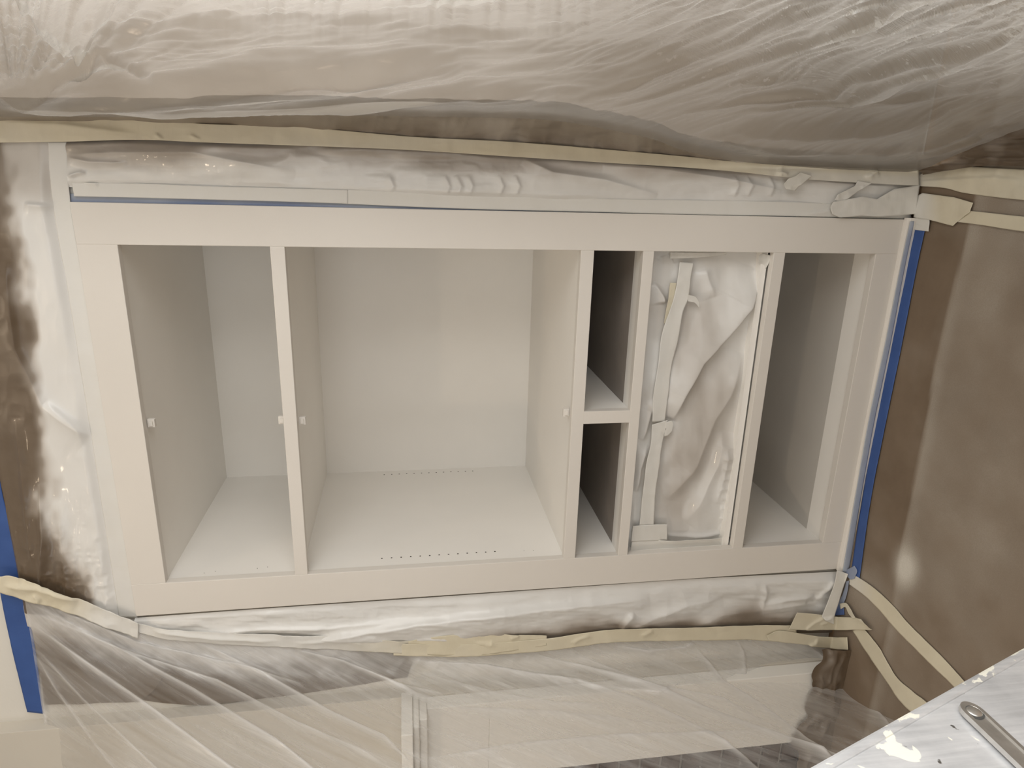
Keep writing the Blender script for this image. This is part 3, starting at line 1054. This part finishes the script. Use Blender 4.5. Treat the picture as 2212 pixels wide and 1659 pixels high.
def surf_clear(px, py):
    d1 = poly_dist(px, py, ATT)[0]
    d2 = poly_dist(px, py, BLU)[0]
    k = sstep(0, 230, np.minimum(d1, d2 * 1.3))[..., None]
    a = wall_at(-0.004)(px, py)
    b = pl_c(px, py)
    m = np.linalg.norm(b - CAM, axis=-1, keepdims=True) < np.linalg.norm(a - CAM, axis=-1, keepdims=True)
    b = np.where(m, b, a)
    return a * (1 - k) + b * k


surf_clear.n = np.array([0.85, -0.52, 0.0])
CF = [  # folds that fan out of the upper corner and hang from the tape
    ([(70, 1350), (200, 1440), (330, 1530), (510, 1665), (650, 1800)], 0.016, 5, 16),
    ([(60, 1300), (250, 1400), (420, 1490), (600, 1600), (700, 1680), (820, 1800)], 0.016, 5, 18),
    ([(60, 1318), (250, 1402), (470, 1470), (640, 1560), (830, 1640)], 0.012, 4, 12),
    ([(80, 1420), (130, 1500), (200, 1600), (280, 1700)], 0.010, 3, 8),
    ([(85, 1450), (100, 1560), (125, 1680)], 0.012, 4, 10),
    ([(78, 1400), (180, 1510), (330, 1650), (420, 1740)], 0.010, 3, 10),
    ([(100, 1310), (300, 1390), (520, 1440), (660, 1480)], 0.012, 4, 14),
    ([(420, 1385), (560, 1450), (720, 1540), (830, 1590), (900, 1660)], 0.012, 4, 14),
    ([(640, 1408), (740, 1430), (860, 1480), (960, 1500)], 0.012, 4, 14),
    ([(740, 1415), (900, 1500), (1000, 1530), (1200, 1540), (1480, 1570)], 0.010, 5, 20),
    ([(880, 1425), (1050, 1440), (1250, 1470), (1400, 1520), (1560, 1600), (1700, 1720)], 0.014, 4, 22),
    ([(930, 1460), (1080, 1500), (1200, 1520), (1330, 1525)], 0.010, 4, 16),
    ([(1140, 1412), (1250, 1440), (1400, 1480), (1600, 1560), (1830, 1640), (1950, 1720)], 0.014, 4, 20),
    ([(1230, 1410), (1400, 1480), (1560, 1510), (1700, 1590)], 0.012, 4, 16),
    ([(1330, 1395), (1400, 1410), (1480, 1400), (1500, 1385)], 0.012, 4, 12),
    ([(1500, 1395), (1560, 1470), (1640, 1520), (1760, 1610), (1830, 1680)], 0.014, 4, 20),
    ([(1750, 1398), (1800, 1450), (1880, 1530), (1950, 1600)], 0.014, 4, 14),
    ([(1760, 1400), (1840, 1480), (1960, 1570)], 0.010, 3, 12),
    ([(1830, 1400), (1890, 1470), (1960, 1545)], 0.010, 3, 10),
    ([(920, 1640), (1100, 1610), (1300, 1590), (1480, 1586), (1650, 1580)], 0.010, 4, 14),
    ([(1590, 1380), (1605, 1410), (1612, 1470)], 0.008, 3, 10),
    ([(1480, 1470), (1420, 1500), (1260, 1480)], 0.008, 3, 14)]


def fold_sum(px, py, k=1.0):
    s = 0
    for (pts, amp, w1, w2) in CF:
        s = s + crease(px, py, pts, amp, w1 * k, w2 * k)
    return s


def d_clear(px, py, u, v):
    ax, ay = rot(px, py, 31)
    bx_, by_ = rot(px, py, 18)
    lf = sstep(1050, 650, px)
    h = lf * (0.0045 * fbm(ax / 380, ay / 45, 201, 4) + 0.0016 * ridged(ax / 240, ay / 14, 203, 2))
    h += (1 - lf) * (0.0055 * fbm(bx_ / 260, by_ / 60, 205, 4) + 0.0020 * ridged(bx_ / 120, by_ / 24, 207, 3))
    near = sstep(90, 8, poly_dist(px, py, ATT)[0])
    h += near * 0.003 * ridged(px / 40 + py / 60, py / 80, 209, 2)
    h += fold_sum(px, py)
    dd = np.minimum(poly_dist(px, py, ATT)[0], poly_dist(px, py, BLU)[0])
    return h * sstep(0, 24, dd)


def c_clear(px, py, u, v):
    ax, ay = rot(px, py, 30)
    s = 0.74 - 34 * np.clip(fold_sum(px, py, 0.36), 0, 0.016) - 9 * np.clip(fold_sum(px, py, 1.3), 0, 0.03)
    s += 0.10 * fbm(ax / 220, ay / 26, 211, 4)
    # overspray reaches a little way over the tape, densest near the cabinet's corner
    dA = poly_dist(px, py, ATT)[0]
    sp_ = sstep(110, 0, dA + 24 * fbm(px / 60, py / 40, 213, 3)) * np.interp(px, [100, 250, 450, 700, 900, 1300], [0.35, 0.8, 1.0, 0.8, 0.3, 0.12])
    return np.clip(s - 0.75 * sp_, 0.02, 0.9)


ob = patch('plastic_sheeting', [(52, 1285), (100, 1305), (300, 1366), (500, 1384), (700, 1394), (900, 1404), (1100, 1404), (1250, 1392), (1500, 1376), (1700, 1382), (1856, 1386)],
           [(172, 2050), (500, 2050), (900, 2050), (1300, 2050), (1700, 2050), (2050, 2000), (2330, 1960)], surf_clear, 720, 300, M['clear'], d_clear, {'clear': c_clear})
tag(ob, 'clear crinkled plastic sheeting pulled in long folds left of the cabinet', 'plastic sheet')

# ------------------------------------------------------------------ film stuffed into the wide lower opening
OP = dict(z0=z8, z1=z7)


def d_op(px, py, u, v):
    h = 0.007 * fbm(px / 90, py / 130, 221, 3) + 0.0005 * ridged(px / 40, py / 50, 223, 2)
    h += crease(px, py, [(1642, 585), (1610, 660), (1565, 720), (1510, 780), (1470, 850), (1448, 905)], 0.034, 9, 55)
    h += crease(px, py, [(1600, 760), (1570, 850), (1540, 900), (1500, 1000), (1440, 1080)], 0.026, 16, 60)
    h += crease(px, py, [(1480, 1130), (1520, 1060), (1545, 1000), (1560, 930)], 0.020, 14, 44)
    h += crease(px, py, [(1545, 1085), (1560, 1010), (1565, 960)], 0.010, 8, 22)
    h += crease(px, py, [(1412, 610), (1430, 640), (1433, 655)], 0.016, 6, 14)
    h += crease(px, py, [(1420, 560), (1440, 552), (1448, 548)], 0.012, 5, 10)
    h += crease(px, py, [(1520, 580), (1525, 600), (1540, 640)], 0.010, 8, 26)
    h += crease(px, py, [(1396, 960), (1380, 1010), (1374, 1060)], 0.014, 7, 14)
    h += crease(px, py, [(1410, 860), (1400, 900), (1386, 950)], 0.014, 7, 14)
    h += crease(px, py, [(1440, 1155), (1500, 1156), (1560, 1150)], 0.012, 3, 10)
    for k in range(9):
        y = 960 + k * 22
        h += crease(px, py, [(1590 - k * 1.2, y), (1570 - k, y + 4), (1552, y + 2)], 0.004, 4, 7)
    return h * sstep(0, 0.05, v) * sstep(0, 0.05, 1 - v) * sstep(0, 0.04, u) * sstep(0, 0.04, 1 - u) * 0.9 + 0.002


def s_op(px, py, u, v):
    n = fbm(px / 70, py / 110, 231, 3)
    band = poly_dist(px, py, [(1480, 700), (1530, 830), (1500, 950), (1440, 1050)])[0]
    return np.clip(0.86 + 0.10 * n - 0.20 * sstep(110, 10, band), 0.35, 0.97)


film('white oversprayed film stretched over the wide lower opening of the cabinet',
     [(1404, 541), (1382, 760), (1368, 960), (1353, 1200)], [(1676, 541), (1650, 740), (1620, 960), (1587, 1192)], wall_at(0.050), 300, 170, d_op, s_op)
W_O = wall_at(0.034)
for k, (lab, A, B, lift, folds) in enumerate((
        ('long sprayed tape strip running down the film in the lower opening',
         [(1468, 566), (1461, 610), (1452, 650), (1438, 690), (1427, 730), (1420, 790), (1410, 850), (1408, 910)],
         [(1498, 568), (1491, 600), (1486, 640), (1472, 680), (1463, 740), (1450, 790), (1441, 860), (1436, 912)], 0.004, ()),
        ('lower sprayed tape strip on the film in the lower opening',
         [(1406, 915), (1404, 955), (1394, 1000), (1387, 1060), (1380, 1132)], [(1441, 905), (1428, 960), (1422, 1010), (1414, 1060), (1411, 1132)], 0.006, ()),
        ('wide sprayed tape band across the foot of the film in the lower opening',
         [(1366, 1134), (1400, 1131), (1440, 1131)], [(1362, 1168), (1400, 1166), (1440, 1166)], 0.004, ()),
        ('torn tape scrap beside the long strip in the lower opening',
         [(1484, 636), (1500, 640), (1508, 652)], [(1484, 650), (1498, 653), (1508, 664)], 0.008, ()),
        ('curled tape scrap at the middle of the film in the lower opening',
         [(1436, 910), (1448, 907), (1452, 912)], [(1432, 940), (1440, 938), (1449, 930)], 0.008, ()),
        ('sprayed tape along the right end of the film in the lower opening',
         [(1446, 544), (1500, 545), (1570, 546)], [(1446, 558), (1500, 556), (1566, 550)], 0.006, ()),
        ('bare cream tape end showing under the sprayed strip in the lower opening',
         [(1448, 611), (1444, 640), (1438, 672), (1434, 700)], [(1461, 611), (1458, 640), (1452, 662), (1444, 690)], -0.001, ()),
        ('crumpled tape wad in the upper right corner of the lower opening',
         [(1628, 548), (1640, 546), (1657, 550)], [(1632, 566), (1646, 580), (1655, 562)], 0.016, ()),
        ('creased tape along the left end of the lower opening',
         [(1364, 1166), (1440, 1164), (1520, 1160), (1572, 1158)], [(1360, 1190), (1440, 1188), (1520, 1184), (1580, 1180)], 0.004,
         (([(1420, 1164), (1480, 1160), (1560, 1156)], 0.010, 3, 8),)))):
    tape(lab, A, B, W_O, nu=90, nv=14, lift=lift, wr=0.0022 if k != 7 else 0.008, seed=241 + 3 * k,
         spray=0.05 if k == 6 else 0.9, folds=folds)
tape('sprayed tape along the lower edge of the film in the lower opening',
     [(1640, 560), (1628, 700), (1610, 830), (1596, 960), (1572, 1160)], [(1664, 560), (1650, 700), (1630, 830), (1612, 960), (1584, 1160)], wall_at(0.040), nu=200, nv=14, lift=0.002, wr=0.0016, seed=281, spray=0.95,
     folds=(([(1602, 880), (1608, 878), (1614, 878)], 0.006, 2, 5), ([(1604, 892), (1610, 893), (1614, 892)], 0.006, 2, 5)))

# ------------------------------------------------------------------ fireplace seen through the clear sheeting
CY = -0.022                                   # face of the chimney breast
struct('wall_chimney_breast', mesh_box(-2.0, -0.300, CY, WY + 0.001, 0, Z1, 0.001), M['breast'])
fp = empty('fireplace', (-0.9, CY, 0), 'white fireplace surround with dark brick facing behind the clear sheeting', 'fireplace')
MM = M['mantel']
fx0, fx1 = -1.62, -0.305
mz0, mz1 = 1.232, 1.300
box('mantel_shelf', fx0 - 0.02, fx1 + 0.022, CY - 0.15, CY, mz1 - 0.030, mz1, MM, fp, 0.003)
box('mantel_moulding', fx0 - 0.01, fx1 + 0.012, CY - 0.115, CY, mz1 - 0.047, mz1 - 0.030, MM, fp, 0.005)
box('mantel_moulding', fx0, fx1 + 0.004, CY - 0.085, CY, mz0, mz1 - 0.047, MM, fp, 0.003)
box('frieze', fx0 + 0.01, fx1, CY - 0.045, CY, 1.06, mz0, MM, fp, 0.002)
box('leg', fx1 - 0.255, fx1, CY - 0.045, CY, 0.0, 1.06, MM, fp, 0.002)
box('leg', fx0 + 0.01, fx0 + 0.265, CY - 0.045, CY, 0.0, 1.06, MM, fp, 0.002)
bx0, bx1 = fx0 + 0.265, fx1 - 0.255
mo = box('brick_facing', bx0, bx1, CY - 0.008, CY, 0.0, 1.06, M['mortar'], fp, 0)
brm = {}
fire = (bx0 + 0.20, bx1 - 0.20, 0.72)
for row in range(16):
    zz = 0.005 + row * 0.066
    x = bx1 - (0.004 if row % 2 == 0 else -0.098)
    while x > bx0 + 0.02:
        xa, xb = max(x - 0.195, bx0 + 0.002), min(x, bx1 - 0.002)
        x -= 0.205
        if xb - xa < 0.03 or zz + 0.056 > 1.06:
            continue
        if zz < fire[2]:                      # leave the firebox open
            if xb > fire[0] and xa < fire[1]:
                if xa < fire[0]:
                    xb = fire[0]
                elif xb > fire[1]:
                    xa = fire[1]
                else:
                    continue
                if xb - xa < 0.03:
                    continue
        key = round(xb - xa, 3)
        if key not in brm:
            brm[key] = bm_done(mesh_box(0, key, -0.012, 0.0, 0, 0.056, 0.002, 1), 'brick')
            brm[key].materials.append(M['brick'])
        b_ = link('brick', brm[key], None, fp)
        b_.parent = mo
        b_.matrix_parent_inverse = Matrix.Identity(4)
        b_.location = (xa, CY - 0.006, zz)
box('firebox', fire[0], fire[1], CY - 0.012, CY - 0.004, 0.0, fire[2], M['dark'], fp, 0)

U_, V_ = np.meshgrid(np.linspace(0, 1, 120), np.linspace(0, 1, 40))
XX = -0.215 - 0.62 * U_
ZT = 0.105 + 0.035 * fbm(U_ * 6, U_ * 0 + 3.3, 361, 3)
ZZ = 0.004 + ZT * V_
YY = CY - 0.056 - 0.010 * (1 - V_) - 0.008 * ridged(U_ * 9, V_ * 2.0, 363, 2) * (0.3 + V_ * (1 - V_) * 2)
PB = np.stack([XX, YY, ZZ], 2)
cB = np.array([-0.5, CY - 0.05, 0.004])
ob = link('masking_film', grid_mesh('masking_film', PB - cB, {'spray': 0.10 + 0.10 * fbm(U_ * 8, V_ * 3, 365, 3)}), M['film'])
ob.location = cB
tag(ob, 'dark rumpled film along the floor in front of the fireplace', 'masking film')

# ------------------------------------------------------------------ floor covering
def s_paper1(px, py, u, v):
    q = floor_at(0.002)(px, py)
    X, Y = q[..., 0], q[..., 1]
    return np.clip(0.10 * sstep(0.15, -0.1, X) + 0.05 * fbm(X * 6, Y * 6, 301, 3), 0, 1)


def world_grid(name, x0, x1, y0, y1, z, nu, nv, mat, disp, spray, label, cat):
    X, Y = np.meshgrid(np.linspace(x0, x1, nu), np.linspace(y0, y1, nv))
    P = np.stack([X, Y, z + disp(X, Y)], 2)
    c = np.array([(x0 + x1) / 2, (y0 + y1) / 2, P[..., 2].min()])
    me = grid_mesh(name, P - c, {'spray': spray(X, Y)}, np.stack([X - x0, Y - y0], 2))
    o = link(name, me, mat)
    o.location = c
    return tag(o, label, cat)


SEAMX, SEAMY = [-0.02, 0.17, 0.52, 0.67, 0.84, 0.97], [-0.200, -0.180, -0.175, -0.160, -0.164, -0.172]
SEAM = lambda X: np.interp(X, SEAMX, SEAMY)


def sp_floor(X, Y):
    d = SEAM(X) - Y                              # distance out from the seam
    s = 0.30 * sstep(-0.002, 0.004, d) * sstep(0.75, 0.02, d) * (0.75 + 0.18 * fbm(X * 7, Y * 7, 311, 3))
    s *= 1 - 0.55 * sstep(0.30, 0.0, X)
    s += 0.10 * sstep(0.0, 0.012, d) * sstep(0.05, 0.012, d)
    q = floor_at(0.003)(np.array(1956.0), np.array(1228.0))
    ex, ey = (X - q[0]) / 0.050, (Y - q[1]) / 0.036
    s += 0.95 * np.exp(-(ex * ex + ey * ey) ** 1.1)
    s += 0.30 * np.exp(-((X + 0.03) ** 2 / 0.012 + (Y + 0.10) ** 2 / 0.012))
    s += 0.05 * fbm(X * 12, Y * 12, 313, 3)
    return np.clip(s, 0, 1)


paper_d = lambda X, Y: 0.0012 * fbm(X * 5, Y * 5, 315, 3) + 0.0012 * np.exp(-((SEAM(X) - Y) / 0.006) ** 2)
world_grid('floor_paper', -1.2, 1.95, -2.6, -0.004, 0.0025, 360, 300, M['paper'], paper_d, sp_floor, 'brown paper covering the floor in front of the cabinet', 'floor paper')

F1 = floor_at(0.0065)
F2 = floor_at(0.0085)
tape('blue painter\'s tape on the floor along the front of the cabinet base',
     [(1976, 492), (1952, 600), (1926, 740), (1890, 920), (1862, 1080), (1838, 1240)], [(1998, 496), (1974, 610), (1948, 745), (1910, 930), (1880, 1085), (1856, 1256)], F1, 'blue', 240, 8, wr=0.0003, seed=321, spray=0.02, name='painters_tape')
tape('white sprayed tape at the right end of the cabinet base',
     [(1962, 444), (1978, 470), (1974, 496)], [(1996, 438), (2008, 470), (2006, 500)], F2, nu=40, nv=16, wr=0.0012, seed=325, spray=0.9)
tape('blue and grey tape piece folded at the left foot of the cabinet',
     [(1824, 1234), (1826, 1242), (1838, 1252)], [(1846, 1222), (1852, 1234), (1846, 1250)], F2, 'blue', 40, 12, wr=0.0012, seed=327, spray=0.55, name='painters_tape')
tape('grey sprayed blue tape on the floor left of the cabinet foot',
     [(1828, 1256), (1820, 1285), (1808, 1306), (1802, 1330)], [(1836, 1254), (1828, 1290), (1822, 1306), (1824, 1328)], F1, 'blue', 60, 12, wr=0.003, seed=329,
     spray=lambda px, py, u, v: 0.62 - 0.5 * sstep(1292, 1320, py), name='painters_tape')
tape('long tape strip on the floor paper leading out from the cabinet\'s left foot',
     [(1836, 1236), (1886, 1268), (1930, 1310), (1960, 1345), (1990, 1375), (2040, 1425), (2100, 1490), (2200, 1600)],
     [(1834, 1262), (1872, 1290), (1905, 1325), (1930, 1355), (1965, 1390), (2015, 1440), (2078, 1502), (2175, 1610)], F1, nu=240, nv=12, wr=0.0008, seed=331,
     spray=lambda px, py, u, v: 0.06 + 0.6 * sstep(1900, 1840, px))
tape('tape strip along the foot of the clear sheeting on the floor',
     [(1862, 1352), (1900, 1400), (1935, 1460), (1972, 1495), (2010, 1525), (2100, 1620)], [(1842, 1362), (1872, 1410), (1910, 1465), (1940, 1510), (1978, 1548), (2070, 1640)], F1, nu=160, nv=14, wr=0.0012, seed=335, spray=0.05)
tape('curled loose tape end standing up at the left foot of the cabinet',
     [(1812, 1304), (1826, 1303), (1840, 1320), (1850, 1335)], [(1814, 1316), (1824, 1312), (1832, 1326), (1844, 1336)], floor_at(0.012), nu=50, nv=12, lift=0.004, wr=0.006, seed=337, spray=0.25)
tape('pale sprayed tape on the low face of the cabinet base',
     [(1966, 478), (1940, 600), (1912, 740), (1874, 920), (1846, 1080), (1820, 1236)], [(1975, 478), (1950, 600), (1924, 740), (1887, 920), (1859, 1080), (1833, 1238)], wall_at(-0.0145), 'blue', 220, 8, wr=0.0002, seed=323,
     spray=lambda px, py, u, v: 0.92 - 0.3 * v, name='painters_tape')
# right-hand corner
tape('wide layered cream tape on the floor under the milky sheeting',
     [(1985, 378), (2030, 362), (2090, 360), (2212, 366), (2420, 372)], [(1985, 402), (2040, 406), (2090, 418), (2212, 432), (2420, 446)], F1, nu=160, nv=20, wr=0.0025, seed=341,
     spray=lambda px, py, u, v: 0.12 + 0.45 * sstep(2060, 1990, px), folds=(([(1990, 392), (2060, 388), (2150, 384), (2212, 390)], 0.005, 3, 10),))
tape('narrow cream tape strip across the floor paper at the right',
     [(2060, 452), (2120, 458), (2212, 468), (2420, 488)], [(2056, 478), (2120, 486), (2212, 500), (2420, 524)], F2, nu=120, nv=12, wr=0.0008, seed=345,
     spray=lambda px, py, u, v: 0.06 + 0.5 * sstep(2090, 2050, px))
tape('short cream tape patch where the floor tapes meet at the right',
     [(1978, 424), (1992, 417), (2060, 426), (2102, 438)], [(1974, 470), (2005, 474), (2058, 488), (2064, 482), (2096, 458)], floor_at(0.0105), nu=80, nv=18, wr=0.0018, seed=347, smooth=False,
     spray=lambda px, py, u, v: 0.10 + 0.8 * sstep(2040, 1985, px))
film('dark brown film flap at the foot of the milky sheeting', [(1990, 340), (2090, 292), (2160, 272), (2260, 262), (2400, 262)], [(2000, 378), (2100, 362), (2160, 358), (2260, 362), (2400, 372)], floor_at(0.012), 120, 30,
     lambda px, py, u, v: 0.010 + 0.006 * ridged(px / 90, py / 14, 351, 2), lambda px, py, u, v: 0.12 + 0.12 * fbm(px / 40, py / 30, 353, 2))

# ------------------------------------------------------------------ stepladder
LX = 0.615
fr_dir = np.array([0, 0.107, -0.303]) / np.linalg.norm([0, 0.107, -0.303])
pA = np.array([LX, -1.164, 0.942])            # a point on the front edge of the near rail
fz = lambda z: pA[1] + (pA[2] - z) * fr_dir[1] / -fr_dir[2]
TOPZ = 1.72
lad = empty('stepladder', (LX - 0.25, -1.2, 0), 'open aluminium stepladder with paint splatters on its slanting side rail', 'ladder')


def bar(name, a, b, w, t, mat, parent, wdir, bev=0.002, lip=0.0):
    """a flat bar from a to b, w wide along wdir, t thick"""
    a, b = Vector(a), Vector(b)
    d = (b - a).normalized()
    wd = Vector(wdir)
    wd = (wd - d * wd.dot(d)).normalized()
    td = d.cross(wd)
    L = (b - a).length
    parts = [mesh_box(-t / 2, t / 2, 0, w, 0, L, bev)]
    if lip:
        parts += [mesh_box(-t / 2 - lip, -t / 2 + 0.0005, 0, 0.003, 0, L, 0.0008), mesh_box(-t / 2 - lip, -t / 2 + 0.0005, w - 0.003, w, 0, L, 0.0008)]
    bm = merge(*parts) if len(parts) > 1 else parts[0]
    mtx = Matrix((( td.x, wd.x, d.x, a.x), (td.y, wd.y, d.y, a.y), (td.z, wd.z, d.z, a.z), (0, 0, 0, 1)))
    bm.transform(mtx)
    return link(name, bm_done(bm, name), mat, parent)


RW_ = 0.098
LW = 0.46
for k, x in enumerate((LX, LX - LW)):
    bar('front_rail', (x, fz(TOPZ), TOPZ), (x, fz(0.02), 0.02), RW_, 0.006, M['alu'], lad, (0, -1, 0), 0.0016, 0.0)
    bar('rail_flange', (x, fz(TOPZ) + 0.001, TOPZ), (x, fz(0.02) + 0.001, 0.02), 0.010, 0.010, M['alu'], lad, (0, -1, 0), 0.003)
    box('foot', x - 0.02, x + 0.02, fz(0.0) - RW_ - 0.01, fz(0.0) + 0.008, 0.004, 0.035, M['rubber'], lad, 0.004)
    ry = lambda z: fz(TOPZ) - 0.10 - (TOPZ - z) * 0.42
    bar('rear_rail', (x, ry(TOPZ), TOPZ), (x, ry(0.02), 0.02), 0.06, 0.005, M['alu'], lad, (0, -1, 0), 0.0015)
    box('foot', x - 0.018, x + 0.018, ry(0.0) - 0.07, ry(0.0) + 0.01, 0.004, 0.03, M['rubber'], lad, 0.004)
    # spreader bar, riveted through the rail
    s = 1 if k == 0 else -1
    xo = x + s * 0.006
    riv = np.array([xo, -1.1345, 0.770])
    sb = bmesh.new()
    n = 10
    wd, ln = 0.0105, abs(riv[1] - (ry(0.77) - 0.03)) * 0.52
    outline = []
    for i in range(n + 1):
        a_ = -math.pi / 2 + math.pi * i / n
        outline.append((wd * math.cos(a_) * 1.2, wd * math.sin(a_)))
    outline += [(-ln, wd), (-ln, -wd)]
    f0 = [sb.verts.new((0, y, z)) for y, z in outline]
    f1 = [sb.verts.new((s * 0.0045, y * (1.0 if i > n else 0.96), z * 0.94)) for i, (y, z) in enumerate(outline)]
    inn = [sb.verts.new((s * 0.0045, y * (1.0 if i > n else 0.6), z * 0.62)) for i, (y, z) in enumerate(outline)]
    inb = [sb.verts.new((s * 0.0028, y * (1.0 if i > n else 0.5), z * 0.50)) for i, (y, z) in enumerate(outline)]
    m_n = len(outline)
    for i in range(m_n):
        j = (i + 1) % m_n
        for A_, B_ in ((f0, f1), (f1, inn), (inn, inb)):
            sb.faces.new((A_[i], A_[j], B_[j], B_[i]))
    sb.faces.new(f0[::-1])
    sb.faces.new(inb)
    bmesh.ops.recalc_face_normals(sb, faces=sb.faces)
    sb.transform(Matrix.Translation(Vector(riv)))
    spd = link('spreader', bm_done(sb, 'spreader'), M['steel'], lad)
    rb_ = bmesh.new()
    bmesh.ops.create_uvsphere(rb_, u_segments=20, v_segments=10, radius=0.0064)
    rb_.transform(Matrix.Translation(Vector(riv) + Vector((s * 0.0040, 0, 0))) @ Matrix.Diagonal((0.28, 1, 1, 1)))
    wb_ = bmesh.new()
    bmesh.ops.create_cone(wb_, cap_ends=True, segments=24, radius1=0.0082, radius2=0.0078, depth=0.0012)
    wb_.transform(Matrix.Translation(Vector(riv) + Vector((s * 0.0036, 0, 0))) @ Matrix.Rotation(s * math.pi / 2, 4, 'Y'))
    wv = link('washer', bm_done(wb_, 'washer'), M['grime'], spd)
    rv = link('rivet', bm_done(rb_, 'rivet', True), M['steel'], spd)
    bar('spreader', (xo, riv[1] - ln, riv[2]), (xo, ry(0.77) - 0.03, riv[2]), 0.021, 0.004, M['steel'], lad, (0, 0, 1))
for z in (0.28, 0.57, 0.86, 1.15, 1.44):
    y = fz(z)
    box('step', LX - LW + 0.003, LX - 0.003, y - RW_ + 0.004, y - 0.004, z - 0.024, z, M['alu'], lad, 0.003)
for z in (0.35, 0.95):
    box('rear_brace', LX - LW + 0.003, LX - 0.003, ry(z) - 0.05, ry(z) - 0.046, z, z + 0.025, M['alu'], lad, 0.001)
box('top_cap', LX - LW - 0.02, LX + 0.02, fz(TOPZ) - 0.20, fz(TOPZ) + 0.02, TOPZ - 0.01, TOPZ + 0.035, M['alu'], lad, 0.008)
